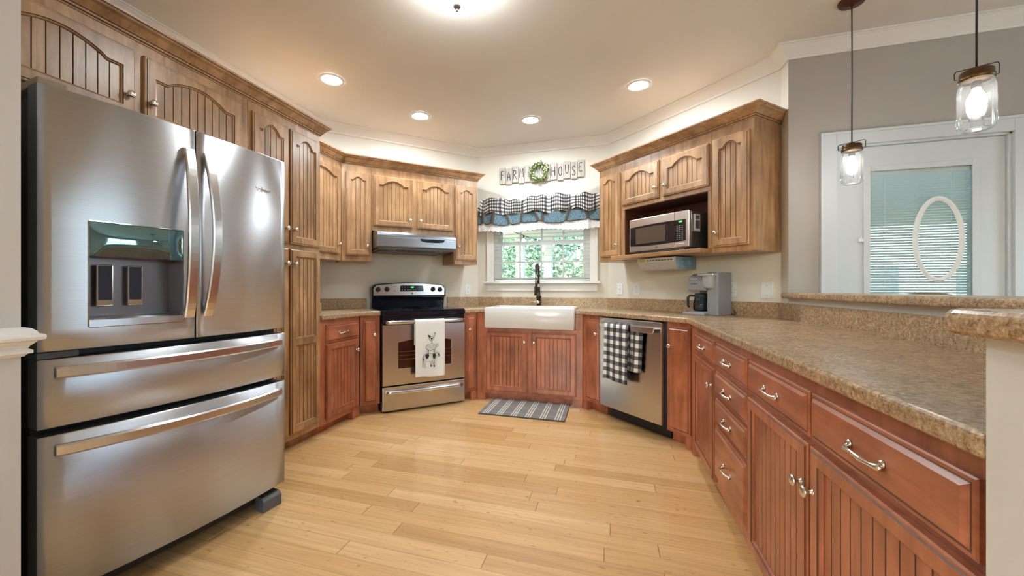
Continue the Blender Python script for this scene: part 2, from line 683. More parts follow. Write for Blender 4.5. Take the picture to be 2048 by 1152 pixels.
def door_mesh(w, h, rise, mats, midrail=None, stile=None, bead=True):
    """frame with routed edges; returns (frame mesh, panel mesh)"""
    st = stile or min(.056, w * .235)
    mb = MB()
    pm = MB()

    def one(zlo, zhi, rb, rt, rise_):
        zs = zhi - rt - rise_
        inner = arch_loop(st, w - st, zlo + rb, zs, rise_)
        n = len(inner)

        def outer(i_):
            out = []
            for k, (x, z) in enumerate(inner):
                if k == 0: X, Z = 0, zlo
                elif k == 1: X, Z = w, zlo
                elif k == 2: X, Z = w, zhi
                elif k == n - 1: X, Z = 0, zhi
                else: X, Z = (x - st) / (w - 2 * st) * w, zhi
                lo = i_ if zlo == 0 else 0
                hi = i_ if zhi == h else 0
                out.append((min(max(X, i_), w - i_), min(max(Z, zlo + lo), zhi - hi)))
            return out
        def L(p, y): return [(x, -y, z) for x, z in p]
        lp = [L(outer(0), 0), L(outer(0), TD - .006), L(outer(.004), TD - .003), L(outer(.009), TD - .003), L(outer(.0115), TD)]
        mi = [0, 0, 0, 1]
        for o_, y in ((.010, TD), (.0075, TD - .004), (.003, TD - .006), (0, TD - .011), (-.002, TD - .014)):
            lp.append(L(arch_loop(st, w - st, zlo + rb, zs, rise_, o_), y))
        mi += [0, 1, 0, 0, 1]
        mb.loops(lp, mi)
        # panel with bead grooves
        a, b_ = st - .004, w - st + .004
        n_b = max(2, round((b_ - a) / .040)) if bead else 1
        prof = [(a, 0)]
        for k in range(1, n_b):
            xg = a + (b_ - a) * k / n_b
            prof += [(xg - .0022, 0), (xg - .0009, .004), (xg + .0009, .004), (xg + .0022, 0)]
        prof.append((b_, 0))
        z0_, z1_ = zlo + rb - .004, zhi - rt + .004
        lo_ = [(x, -(TD - .012) + d, z0_) for x, d in prof]
        hi_ = [(x, -(TD - .012) + d, z1_) for x, d in prof]
        o = pm.add(lo_ + hi_, [])
        m_ = len(prof)
        for i in range(m_ - 1):
            pm.f.append((o + i, o + i + 1, o + m_ + i + 1, o + m_ + i))
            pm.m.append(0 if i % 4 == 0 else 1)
            pm.sm.append(False)
    if midrail:
        one(0, (midrail[0] + midrail[1]) / 2, .056, (midrail[1] - midrail[0]) / 2, 0)
        one((midrail[0] + midrail[1]) / 2, h, (midrail[1] - midrail[0]) / 2, .056, rise)
    else:
        one(0, h, min(.058, h * .2), min(.050, h * .18), rise)
    return mb.mesh('door', mats), pm.mesh('panel', mats, recalc=False)


def slab_mesh(w, h, mats, name):
    mb = MB()
    def R(i_, y): return [(i_, -y, i_), (w - i_, -y, i_), (w - i_, -y, h - i_), (i_, -y, h - i_)]
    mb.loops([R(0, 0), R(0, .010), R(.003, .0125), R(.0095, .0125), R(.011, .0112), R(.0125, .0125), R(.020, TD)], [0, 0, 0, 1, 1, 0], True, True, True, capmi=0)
    return mb.mesh(name, mats)


_cache = {}


def add_door(cab, x, z, w, h, mats, rise=0, knob=None, midrail=None, kz=None):
    """knob: 'l' or 'r' edge"""
    key = (round(w, 4), round(h, 4), round(rise, 4), midrail, mats[0].name)
    if key not in _cache:
        _cache[key] = door_mesh(w, h, rise, mats, midrail)
    fm, pm = _cache[key]
    d = link('door', fm, cab, (x, -.0005, z))
    link('panel', pm, d)
    if knob:
        link('knob', KNOB, d, (.027 if knob == 'l' else w - .027, -TD, kz if kz is not None else .05))
    return d


def add_slab(cab, x, z, w, h, mats, kind='drawer', knob=None, kz=None, pull=True):
    d = link(kind, slab_mesh(w, h, mats, kind), cab, (x, -.0005, z))
    if kind == 'drawer' and pull:
        link('pull', PULL, d, (w / 2, -TD, h / 2))
    if knob:
        link('knob', KNOB, d, (.027 if knob == 'l' else w - .027, -TD, kz))
    return d


def cabinet(name, run, u0, u1, z0, z1, depth, mats, label, cat='cabinet', group=None, toe=True, posts=()):
    f, rz = RUN[run]
    x, y = f(u0)
    root = empty(name, (x, y, 0 if toe else z0), rz, label, cat, group)
    w = u1 - u0 - .001
    zb = 0 if toe else z0
    mb = MB()
    mb.box(0, w, 0, depth, z0 - zb, z1 - zb)
    obj('carcass', mb, mats, root, bevel=.0015, seg=1)
    if toe:
        t = MB()
        t.box(0, w, .065, depth - .02, 0, z0 - .001)
        obj('toe_kick', t, mats, root)
        for a, b_ in posts:
            p = MB()
            p.box(a, b_, .001, .0645, 0, z0 - .001)
            obj('foot', p, mats, root)
    return root


UP = [wood_v, glaze]
UPH = [wood_h, glaze]
LO = [bounce_v, glaze_c]
LOH = [bounce_h, glaze_c]

# ------------------------------------------------------------------ room shell
CZ = 2.725
fl = MB(); fl.box(-3.2, 4.8, -3.8, 4.7, -.05, 0)
struct('floor', fl, floor_m)
ce = MB(); ce.box(-3.2, 4.8, -3.8, 4.7, CZ, CZ + .05)
struct('ceiling', ce, ceil_p)
RWx = 4.17
cLR = (-2.69, RWx / Q - 2.69)                     # left wall / range wall
cRS = (4.41 - RWx / Q, 4.41)                      # range wall / sink wall
cSM = (3.10 / Q - 4.41, 4.41)                     # sink wall / microwave wall
cMR = (1.135, 3.10 / Q - 1.135)                   # microwave wall / short return
cRD = (1.135, 3.13)                               # outside corner to the dining wall


def wall_prism(mb, a, b, t, z0, z1, mi=0):
    d = Vector((b[0] - a[0], b[1] - a[1])).normalized()
    n = Vector((-d.y, d.x)) * t
    mb.prism([a, b, (b[0] + n.x, b[1] + n.y), (a[0] + n.x, a[1] + n.y)], z0, z1, mi)


w = MB(); wall_prism(w, (-2.69, .55), cLR, .12, 0, CZ); struct('wall_left', w, cream)
w = MB(); wall_prism(w, cLR, cRS, .12, 0, CZ); struct('wall_range', w, cream)
WX0, WX1, WZ0, WZ1 = -1.295, -.205, 1.195, 2.03
w = MB()
w.box(cRS[0], WX0, 4.41, 4.53, 0, CZ); w.box(WX1, cSM[0], 4.41, 4.53, 0, CZ)
w.box(WX0, WX1, 4.41, 4.53, 0, WZ0); w.box(WX0, WX1, 4.41, 4.53, WZ1, CZ)
struct('wall_sink', w, cream)
w = MB(); wall_prism(w, cSM, cMR, .10, 0, CZ); struct('wall_microwave', w, cream)
w = MB(); w.prism([cMR, (1.135, 3.1322), (1.235, 3.1322), (1.235, cMR[1] + .05)], 0, CZ); struct('wall_return', w, cream)
DX0, DX1, DZ = 1.385, 2.255, 2.045
w = MB()
w.box(1.1352, 1.2362, 3.1305, 3.1321, 0, CZ); w.box(1.236, DX0, 3.1305, 3.25, 0, CZ); w.box(DX1, 4.6, 3.131, 3.25, 0, CZ); w.box(DX0, DX1, 3.131, 3.25, DZ, CZ)
struct('wall_dining', w, taupe)


def holed(mb, axis, pos, t, a0, a1, holes):
    """wall along an axis with rectangular openings (a,b,z0,z1)"""
    def bx(p, q, z0, z1):
        if axis == 'x': mb.box(p, q, pos, pos + t, z0, z1)
        else: mb.box(pos, pos + t, p, q, z0, z1)
    cur = a0
    for (p, q, z0, z1) in holes:
        bx(cur, p, 0, CZ); bx(p, q, 0, z0); bx(p, q, z1, CZ)
        cur = q
    bx(cur, a1, 0, CZ)


w = MB(); holed(w, 'x', -3.62, .12, -3.2, 4.8, [(-1.65, -.35, .7, 2.2), (.95, 2.25, .7, 2.2)]); struct('wall_back', w, offwhite)
w = MB(); holed(w, 'y', 4.6, .12, -3.5, 3.25, [(.5, 1.9, .7, 2.2)]); struct('wall_right', w, taupe)
w = MB(); w.box(-2.69 - .12, -2.69, -3.5, .54, 0, CZ); struct('wall_left_living', w, offwhite)
# stub wall with chair rail beside the refrigerator
w = MB(); w.box(-2.69, -1.605, .56, .690, 0, CZ); struct('wall_stub', w, greige)
rail = [(0, .925), (.005, .925), (.010, .932), (.018, .934), (.018, .942), (.010, .948), (.014, .956), (.020, .962), (.024, .968), (.036, .972), (.038, .980), (.036, .986), (.026, .990), (.024, .996), (.016, 1.004), (.006, 1.008), (0, 1.008)]
L = []
for d, z in rail:
    L.append([(-2.69, .56 - d, z), (-1.605 + d, .56 - d, z), (-1.605 + d, .690 + d, z), (-2.69, .690 + d, z)])
w = MB(); w.loops(L, 0, False); struct('trim_1', w, white_trim)

# ceiling crown
crown = [(0, -.082), (.010, -.082), (.014, -.076), (.014, -.066), (.022, -.058), (.030, -.050), (.052, -.030), (.066, -.020), (.072, -.016), (.074, -.010), (.086, -.008), (.088, 0)]


def offset_path(pts, d, closed=False):
    out = []
    n = len(pts)
    for i, p in enumerate(pts):
        p = Vector(p)
        def nrm(a, b):
            v = (Vector(b) - Vector(a)).normalized()
            return Vector((v.y, -v.x))
        if i == 0: m = nrm(pts[0], pts[1])
        elif i == n - 1: m = nrm(pts[-2], pts[-1])
        else:
            a, b = nrm(pts[i - 1], pts[i]), nrm(pts[i], pts[i + 1])
            m = (a + b) / (1 + a.dot(b))
        out.append(p + m * d)
    return out


def sweep(mb, path, prof, z, mi=0, cap=True):
    """profile (d,h) swept along a path whose right-hand side is the room"""
    L = []
    offs = [offset_path(path, d) for d, h in prof]
    for i in range(len(path)):
        L.append([(offs[k][i].x, offs[k][i].y, z + prof[k][1]) for k in range(len(prof))])
    mb.loops(L, mi, True, cap, cap)


w = MB(); sweep(w, [(-2.69, .69), cLR, cRS, cSM, cMR, cRD, (4.6, 3.13)], crown, CZ - .0005); struct('trim_2', w, white_trim)
w = MB(); w.box(1.31 + .001, DX0 - .08, 3.115, 3.130, 0, .11); w.box(DX1 + .08, 4.6, 3.115, 3.130, 0, .11); struct('baseboard_dining', w, white_trim)

# ------------------------------------------------------------------ sink window
wf = MB()
c0, c1 = -1.372, -.132
cas = [(0, 0), (.016, 0), (.018, .012), (.014, .02), (.018, .03), (.018, .055), (.022, .06), (.022, .072), (0, .072)]
wf.box(c0, WX0 + .006, 4.392, 4.4095, 1.19, 2.105); wf.box(WX1 - .006, c1, 4.392, 4.4095, 1.19, 2.105)
wf.box(c0, WX0 - .050, 4.386, 4.392, 1.19, 2.105); wf.box(WX1 + .050, c1, 4.386, 4.392, 1.19, 2.105)
wf.box(c0, c1, 4.390, 4.4095, 2.025, 2.105)
wf.box(c0 + .004, c1 - .004, 4.394, 4.4095, 1.088, 1.165)
win = struct('window_1', wf, white_trim, bevel=.002)
t = MB(); t.box(c0 - .028, c1 + .028, 4.355, 4.505, 1.168, 1.194); struct('sill', t, white_trim, win, bevel=.004)
t = MB()
for x0, x1, z0, z1 in ((WX0, WX0 + .055, 1.195, 2.03), (WX1 - .055, WX1, 1.195, 2.03), (WX0, WX1, 1.98, 2.03), (WX0, WX1, 1.195, 1.205)):
    t.box(x0, x1, 4.44, 4.525, z0, z1)
struct('frame', t, white_vinyl, win, bevel=.002)


def sash(name, x0, x1, z0, z1, y, nx, zs, st=.030, bot=.036, top=.034):
    m = MB()
    m.box(x0, x0 + st, y, y + .03, z0, z1); m.box(x1 - st, x1, y, y + .03, z0, z1)
    m.box(x0 + st, x1 - st, y, y + .03, z0, z0 + bot); m.box(x0 + st, x1 - st, y, y + .03, z1 - top, z1)
    for k in range(1, nx):
        xx = x0 + (x1 - x0) * k / nx
        m.box(xx - .009, xx + .009, y + .009, y + .021, z0 + bot, z1 - top)
    for z in zs:
        m.box(x0 + st, x1 - st, y + .010, y + .020, z - .008, z + .008)
    o = struct(name, m, white_vinyl, win)
    g_ = MB(); g_.box(x0 + st, x1 - st, y + .013, y + .017, z0 + bot, z1 - top)
    struct('pane', g_, pane, o)


sash('sash', WX0 + .055, WX1 - .055, 1.205, 1.645, 4.452, 4, (1.415,))
sash('sash', WX0 + .055, WX1 - .055, 1.615, 1.98, 4.488, 4, (1.80,))
bl = MB()
k = 0
z = 1.232
while z < 1.985:
    bl.box(WX0 + .012, WX1 - .012, 4.402, 4.440, z - .0006, z + .0006)
    z += .0415
bl.box(WX0 + .012, WX1 - .012, 4.408, 4.434, 1.200, 1.214)
for xx in (-1.18, -.92, -.58, -.32):
    for yy in (4.404, 4.438):
        bl.box(xx - .0008, xx + .0008, yy - .0008, yy + .0008, 1.21, 1.995)
bl.box(WX0 + .01, WX1 - .01, 4.402, 4.440, 1.988, 2.027)
tag(obj('window_blind', bl, white_vinyl), 'white horizontal slat blind hanging open inside the window over the sink', 'blind')

# ------------------------------------------------------------------ dining door
df = MB()
df.box(1.305, DX0 + .008, 3.108, 3.1305, 0, 2.125); df.box(DX1 - .008, DX1 + .08, 3.108, 3.1305, 0, 2.125)
df.box(DX0 + .008, DX1 - .008, 3.108, 3.1305, DZ - .008, 2.125)
df.box(1.305, 1.322, 3.100, 3.108, 0, 2.125); df.box(DX1 + .063, DX1 + .08, 3.100, 3.108, 0, 2.125); df.box(1.322, DX1 + .063, 3.100, 3.108, 2.108, 2.125)
df.box(DX0, DX0 + .02, 3.131, 3.25, 0, DZ); df.box(DX1 - .02, DX1, 3.131, 3.25, 0, DZ); df.box(DX0, DX1, 3.131, 3.25, DZ - .02, DZ)
door = struct('door_1', df, door_paint, bevel=.003)
gx0, gx1, gz0, gz1 = 1.578, 2.085, .42, 1.868
sl = MB()
sl.box(DX0 + .022, gx0, 3.150, 3.192, .01, DZ - .022); sl.box(gx1, DX1 - .022, 3.150, 3.192, .01, DZ - .022)
sl.box(gx0, gx1, 3.150, 3.192, .01, gz0); sl.box(gx0, gx1, 3.150, 3.192, gz1, DZ - .022)
slab = struct('slab', sl, door_paint, door)
lf = MB()
for a, b_, e, f in ((gx0 - .030, gx0 + .006, gz0 - .03, gz1 + .03), (gx1 - .006, gx1 + .030, gz0 - .03, gz1 + .03)):
    lf.box(a, b_, 3.138, 3.150, e, f)
lf.box(gx0 + .006, gx1 - .006, 3.138, 3.150, gz1 - .006, gz1 + .03); lf.box(gx0 + .006, gx1 - .006, 3.138, 3.150, gz0 - .03, gz0 + .006)
struct('lite_frame', lf, door_paint, slab, bevel=.004)
g_ = MB(); g_.box(gx0, gx1, 3.155, 3.158, gz0, gz1); g_.box(gx0, gx1, 3.184, 3.187, gz0, gz1); struct('pane', g_, pane, slab)
h_ = MB(); h_.box(1.518, 1.545, 3.132, 3.150, 1.415, 1.437); h_.box(1.526, 1.534, 3.128, 3.150, 1.437, 1.45); struct('latch', h_, white_plastic, slab)
kn_ = MB(); kn_.lathe([(.0001, 0), (.028, 0), (.028, .006), (.012, .01), (.012, .035), (.028, .045), (.030, .058), (.02, .068), (.0001, .07)], (2.175, 3.150, .95), '-y', 20); struct('door_knob', kn_, nickel, slab)
bl = MB()
z = gz0 + .01
while z < gz1 - .03:
    bl.add([(gx0 + .004, 3.163, z + .0056), (gx1 - .004, 3.163, z + .0056), (gx1 - .004, 3.180, z - .0056), (gx0 + .004, 3.180, z - .0056)], [(0, 1, 2, 3)])
    z += .0165
bl.box(gx0 + .002, gx1 - .002, 3.162, 3.181, gz1 - .03, gz1)
for xx in (gx0 + .09, gx0 + .25, gx1 - .09):
    bl.box(xx - .001, xx + .001, 3.1615, 3.1622, gz0, gz1)
tag(obj('window_blind', bl, white_vinyl), 'white mini blind with fine slats inside the dining room door glass', 'blind')

# living room windows behind the camera and the dining side window
def plain_window(name, axis, pos, a, b_, z0, z1, face):
    m = MB()
    def bx(p, q, y0, y1, zz0, zz1):
        if axis == 'x': m.box(p, q, pos + y0, pos + y1, zz0, zz1)
        else: m.box(pos + y0, pos + y1, p, q, zz0, zz1)
    s0, s1 = face
    for p, q, zz0, zz1 in ((a - .09, a, z0 - .09, z1 + .09), (b_, b_ + .09, z0 - .09, z1 + .09), (a, b_, z1, z1 + .09), (a, b_, z0 - .09, z0)):
        bx(p, q, s0, s1, zz0, zz1)
    mid = (a + b_) / 2
    for p, q, zz0, zz1 in ((a, a + .04, z0, z1), (b_ - .04, b_, z0, z1), (mid - .02, mid + .02, z0, z1), (a, b_, z0, z0 + .05), (a, b_, z1 - .05, z1), (a, b_, (z0 + z1) / 2 - .02, (z0 + z1) / 2 + .02)):
        bx(p, q, .04, .08, zz0, zz1)
    o = struct(name, m, white_trim)
    m = MB()
    if axis == 'x': m.box(a, b_, pos + .058, pos + .062, z0, z1)
    else: m.box(pos + .058, pos + .062, a, b_, z0, z1)
    struct('pane', m, pane, o)


plain_window('window_2', 'x', -3.62, -1.65, -.35, .7, 2.2, (.1205, .14))
plain_window('window_3', 'x', -3.62, .95, 2.25, .7, 2.2, (.1205, .14))
plain_window('window_4', 'y', 4.6, .5, 1.9, .7, 2.2, (-.02, -.0005))

# ------------------------------------------------------------------ half wall and raised bar
w = MB()
w.box(1.136, 1.25, .60, 3.129, 0, 1.052); w.box(.503, 1.136, .60, .738, 0, 1.052)
struct('wall_half', w, offwhite)
bt = MB()
def arc(cx, cy, r, a0, a1, n=5):
    return [(cx + r * math.cos(math.radians(a0 + (a1 - a0) * k / n)), cy + r * math.sin(math.radians(a0 + (a1 - a0) * k / n))) for k in range(n + 1)]
poly = arc(.495, .75, .025, 180, 90) + [(1.085, .775)] + arc(1.105, 3.105, .02, 180, 90) + [(1.43, 3.125), (1.43, .57), (.47, .57)]
bt.prism(poly, 1.0525, 1.090)
tag(obj('bar_top', bt, laminate, bevel=.012, seg=3), 'raised brown speckled bar ledge capping the white half wall', 'bar counter')

# ------------------------------------------------------------------ cabinets
# tall run on the left
c = cabinet('over_fridge_cabinet', 'A', .70, 1.872, 1.865, 2.265, .57, UP, 'wide brown two door cabinet above the stainless refrigerator', group='tall wood cabinets', toe=False)
add_door(c, .752 - .70, .027, .512, .316, UP, .05, 'r', kz=.10)
add_door(c, 1.303 - .70, .027, .512, .316, UP, .05, 'l', kz=.10)
c = cabinet('pantry_cabinet', 'A', 1.873, 2.491, .075, 2.265, .57, UP, 'full height brown pantry cabinet with four doors right of the refrigerator', 'cabinet', 'tall wood cabinets')
x0 = 1.873
add_door(c, 1.892 - x0, 1.421, .283, .785, UP, .05, 'r', kz=.10)
add_door(c, 2.193 - x0, 1.421, .285, .785, UP, .05, 'l', kz=.10)
add_door(c, 1.892 - x0, .115, .283, 1.270, UP, 0, 'r', midrail=(.597, .662), kz=1.17)
add_door(c, 2.193 - x0, .115, .285, 1.270, UP, 0, 'l', midrail=(.597, .662), kz=1.17)
# left base and its neighbours
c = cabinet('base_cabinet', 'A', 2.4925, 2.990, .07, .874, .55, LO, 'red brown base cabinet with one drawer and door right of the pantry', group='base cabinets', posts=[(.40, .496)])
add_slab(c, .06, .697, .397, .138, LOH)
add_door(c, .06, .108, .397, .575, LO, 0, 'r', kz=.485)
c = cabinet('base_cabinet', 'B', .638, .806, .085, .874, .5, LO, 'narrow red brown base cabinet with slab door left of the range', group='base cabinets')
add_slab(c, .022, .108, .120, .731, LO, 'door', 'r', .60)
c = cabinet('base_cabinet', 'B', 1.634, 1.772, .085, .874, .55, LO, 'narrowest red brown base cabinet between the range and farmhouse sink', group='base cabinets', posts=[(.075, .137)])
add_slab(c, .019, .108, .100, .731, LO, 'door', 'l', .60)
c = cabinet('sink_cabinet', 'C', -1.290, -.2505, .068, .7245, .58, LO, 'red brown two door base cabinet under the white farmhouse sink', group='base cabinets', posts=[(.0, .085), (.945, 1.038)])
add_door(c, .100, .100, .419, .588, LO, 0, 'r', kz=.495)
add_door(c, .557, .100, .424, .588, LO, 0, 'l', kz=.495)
# side fillers rising beside the apron to the worktop
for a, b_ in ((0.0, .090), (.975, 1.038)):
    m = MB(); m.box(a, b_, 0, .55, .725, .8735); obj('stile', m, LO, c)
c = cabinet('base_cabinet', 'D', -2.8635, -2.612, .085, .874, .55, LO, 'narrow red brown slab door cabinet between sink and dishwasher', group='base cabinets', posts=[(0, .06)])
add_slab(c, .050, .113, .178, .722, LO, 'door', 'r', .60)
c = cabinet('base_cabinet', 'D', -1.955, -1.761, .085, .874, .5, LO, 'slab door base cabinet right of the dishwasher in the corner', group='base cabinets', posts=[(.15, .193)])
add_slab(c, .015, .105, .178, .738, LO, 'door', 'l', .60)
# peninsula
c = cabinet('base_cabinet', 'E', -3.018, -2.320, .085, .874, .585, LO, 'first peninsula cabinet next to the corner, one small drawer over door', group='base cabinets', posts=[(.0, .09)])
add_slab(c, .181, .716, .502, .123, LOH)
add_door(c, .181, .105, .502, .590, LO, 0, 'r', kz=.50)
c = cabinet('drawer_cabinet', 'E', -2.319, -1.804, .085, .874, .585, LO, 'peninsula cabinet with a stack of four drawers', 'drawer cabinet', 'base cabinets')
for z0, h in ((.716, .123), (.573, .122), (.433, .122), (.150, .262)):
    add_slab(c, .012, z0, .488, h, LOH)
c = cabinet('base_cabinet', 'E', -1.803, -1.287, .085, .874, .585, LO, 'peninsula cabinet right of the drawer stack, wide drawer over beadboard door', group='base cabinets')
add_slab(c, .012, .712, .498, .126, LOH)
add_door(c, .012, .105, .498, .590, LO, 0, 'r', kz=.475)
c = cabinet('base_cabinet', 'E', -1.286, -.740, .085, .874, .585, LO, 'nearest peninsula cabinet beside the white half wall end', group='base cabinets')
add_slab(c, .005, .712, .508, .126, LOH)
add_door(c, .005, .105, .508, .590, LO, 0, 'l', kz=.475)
# uppers left and over the range
c = cabinet('upper_cabinet', 'A3', 2.4925, 3.076, 1.37, 2.265, .325, UP, 'corner brown wall cabinet with one door between pantry and range wall', group='wall cabinets', toe=False)
add_door(c, .075, .055, .478, .770, UP, .04, 'r', kz=.09)
c = cabinet('upper_cabinet', 'B3', .512, .784, 1.37, 2.265, .325, UP, 'tall brown wall cabinet with one door left of the range hood', group='wall cabinets', toe=False)
add_door(c, .036, .052, .221, .770, UP, .03, 'r', kz=.09)
c = cabinet('upper_cabinet', 'B3', .785, 1.628, 1.665, 2.265, .325, UP, 'short brown wall cabinet with two arched doors above the range hood', group='wall cabinets', toe=False)
add_door(c, .015, .045, .377, .480, UP, .045, 'r', kz=.075)
add_door(c, .443, .045, .380, .480, UP, .045, 'l', kz=.075)
c = cabinet('upper_cabinet', 'B3', 1.629, 1.897, 1.37, 2.265, .325, UP, 'narrow brown wall cabinet right of the range hood, beside the window', group='wall cabinets', toe=False)
add_door(c, .016, .042, .236, .780, UP, .03, 'l', kz=.14)
# uppers on the microwave wall
c = cabinet('upper_cabinet', 'D3', -2.917, -2.636, 1.37, 2.250, .325, UP, 'narrow brown wall cabinet left of the microwave, beside the window', group='wall cabinets', toe=False)
add_door(c, .024, .045, .241, .765, UP, .03, 'r', kz=.10)
c = cabinet('upper_cabinet', 'D3', -1.784, -1.492, 1.37, 2.250, .325, UP, 'tall brown end wall cabinet with one door right of the microwave', group='wall cabinets', toe=False)
add_door(c, .016, .042, .249, .765, UP, .035, 'l', kz=.10)
f_, rz_ = RUN['D3']
c = empty('microwave_cabinet', (*f_(-2.635), 1.37), rz_, 'brown wall cabinet with two doors over an open microwave niche and shelf', 'cabinet', 'wall cabinets')
W_ = .850
m = MB()
m.box(0, W_, 0, .325, .458, .880)
m.box(0, .034, 0, .325, .036, .457); m.box(W_ - .028, W_, 0, .325, .036, .457)
obj('carcass', m, UP, c, bevel=.0015, seg=1)
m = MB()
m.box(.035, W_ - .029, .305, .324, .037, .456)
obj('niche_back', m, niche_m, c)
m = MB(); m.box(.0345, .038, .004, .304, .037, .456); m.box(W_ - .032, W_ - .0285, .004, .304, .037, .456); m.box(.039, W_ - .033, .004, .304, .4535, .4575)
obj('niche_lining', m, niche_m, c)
m = MB(); m.box(0, W_ - .001, 0, .325, .004, .035); m.box(-.012, W_ - .004, -.122, -.0005, .004, .035)
obj('shelf', m, UPH, c, bevel=.003)
add_door(c, .012, .492, .398, .308, UP, .05, 'r', kz=.085)
add_door(c, .446, .492, .390, .308, UP, .05, 'l', kz=.085)

# wood crowns
wcr = [(.0008, 0), (.004, 0), (.006, .006), (.011, .010), (.013, .018), (.018, .020), (.022, .026), (.040, .050), (.052, .058), (.055, .066), (.063, .068), (.065, .078), (.0008, .078)]
def wcrown(path, z, prof, label):
    m = MB()
    sweep(m, path, prof, z)
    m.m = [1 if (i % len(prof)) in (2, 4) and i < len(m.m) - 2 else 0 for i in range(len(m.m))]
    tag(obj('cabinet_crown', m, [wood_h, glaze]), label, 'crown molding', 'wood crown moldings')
wcrown([(-2.10, .70), (-2.10, 2.4915), (-2.283, 2.4915)], 2.262, wcr, 'wood crown molding along the top of the refrigerator cabinet and pantry')
k1 = (-2.354, 3.84 / Q - 2.354)
p1 = RP(3.84, 1.8975)
p1b = RP(4.165, 1.8975)
wcrown([(-2.354, 2.495), k1, p1, p1b], 2.262, wcr, 'wood crown molding above the wall cabinets over the range')
a0_ = MP(3.095, -2.918); a1_ = MP(2.77, -2.918); a2_ = MP(2.77, -1.4915); a3_ = MP(3.095, -1.4915)
wcrown([a0_, a1_, a2_, a3_], 2.247, wcr, 'wood crown molding above the wall cabinets around the microwave')

# ------------------------------------------------------------------ worktops
CT0, CT1 = .8745, .914
def splash(mb, path, t=.018, z1=1.017):
    prof = [(.0005, 0), (t, 0), (t, z1 - CT1 - .003), (t - .003, z1 - CT1), (.0005, z1 - CT1)]
    sweep(mb, path, prof, CT1 + .0003)
# left piece
k_nose = (-2.075, 3.573 / Q - 2.075)
m = MB()
m.prism([(-2.075, 2.493), k_nose, RP(3.573, .808), RP(4.168, .808), (cLR[0] + .002, cLR[1] - .004), (-2.688, 2.493)], CT0, CT1)
ct = tag(obj('worktop', m, laminate, bevel=.009, seg=3), 'small brown laminate worktop between the pantry and the range', 'worktop')
m = MB(); splash(m, [cLR, RP(4.17, .80)]); obj('backsplash', m, laminate, ct)
m = MB(); m.box(-2.60, -2.10, 2.4935, 2.512, CT1 + .0003, 1.005)
obj('backsplash', m, laminate, ct)
# long piece
sx0, sx1 = -1.196, -.316
m = MB()
nk1y = 3.775
kM = (2.483 / Q - nk1y, nk1y)
kP = (.502, 2.483 / Q - .502)
nR = 3.573
kR = (nk1y - nR / Q, nk1y)
m.prism([RP(nR, 1.633), kR, (sx0, nk1y), (sx0, 4.235), (sx1, 4.235), (sx1, nk1y), kM, kP, (.502, .742), (1.133, .742), (1.133, cMR[1] - .004),
         (cSM[0] - .001, cSM[1] - .003), (cRS[0] + .001, 4.407), RP(4.168, 1.633)], CT0, CT1)
ct = tag(obj('worktop', m, laminate, bevel=.009, seg=3), 'long brown laminate worktop running from range past the sink to the peninsula', 'worktop')
m = MB(); splash(m, [RP(4.17, 1.68), cRS, cSM, (cMR[0], cMR[1]), (1.135, .742)])
obj('backsplash', m, laminate, ct)
m = MB(); m.box(.520, 1.115, .7425, .764, CT1 + .0003, 1.017)
obj('backsplash', m, laminate, ct, bevel=.002)

# ------------------------------------------------------------------ refrigerator
FR = empty('refrigerator', (-1.751, .79, 0), math.atan2(.893, .114), 'stainless french door refrigerator with ice and water dispenser and two drawers', 'refrigerator')
FW = .90
def fy(x, off=0.0):
    return -.034 * (1 - ((x - .45) / .45) ** 2) - off
m = MB(); m.box(.006, .894, .075, .80, .03, 1.752); obj('body', m, black_side, FR, bevel=.004)


def fdoor(name, x0, x1, z0, z1, hole=None, parent=FR):
    m = MB()
    xs = sorted(set([x0, x0 + .004, x1 - .004, x1] + [x0 + (x1 - x0) * k / 14 for k in range(15)] + (list(hole[:2]) if hole else [])))
    zs = [z0, z0 + .004] + (list(hole[2:]) if hole else []) + [z1 - .004, z1]
    nx, nz = len(xs), len(zs)
    vs = []
    for z in zs:
        for x in xs:
            e = .005 if x in (x0, x1) or z in (z0, z1) else 0
            vs.append((x, fy(x) + e, z))
    fs, keep = [], []
    for j in range(nz - 1):
        for i in range(nx - 1):
            cx, cz = (xs[i] + xs[i + 1]) / 2, (zs[j] + zs[j + 1]) / 2
            if hole and hole[0] < cx < hole[1] and hole[2] < cz < hole[3]:
                continue
            fs.append((j * nx + i, j * nx + i + 1, (j + 1) * nx + i + 1, (j + 1) * nx + i))
    o = m.add(vs, fs, 0, True)
    # sides, back
    ring = [(x0, z0), (x1, z0), (x1, z1), (x0, z1)]
    bk = [(x, .070, z) for x, z in ring]
    def edge(idx, back_pts):
        L1 = [vs[i] for i in idx]
        m.loops([L1, back_pts], 1, False)
    edge([i for i in range(nx)], [(x, .07, z0) for x in xs])
    edge([(nz - 1) * nx + i for i in range(nx)], [(x, .07, z1) for x in xs])
    edge([j * nx for j in range(nz)], [(x0, .07, z) for z in zs])
    edge([j * nx + nx - 1 for j in range(nz)], [(x1, .07, z) for z in zs])
    m.add(bk, [(0, 1, 2, 3)], 1)
    return obj(name, m, [stainless, grey_dark], parent)


D0, D1, DZ0, DZ1 = .118, .400, .985, 1.352
ld = fdoor('door', .0, .447, .912, 1.78, (D0, D1, DZ0, DZ1))
rd = fdoor('door', .453, .90, .912, 1.78)
d1 = fdoor('drawer', .0, .90, .662, .886)
d2 = fdoor('drawer', .0, .90, .105, .636)
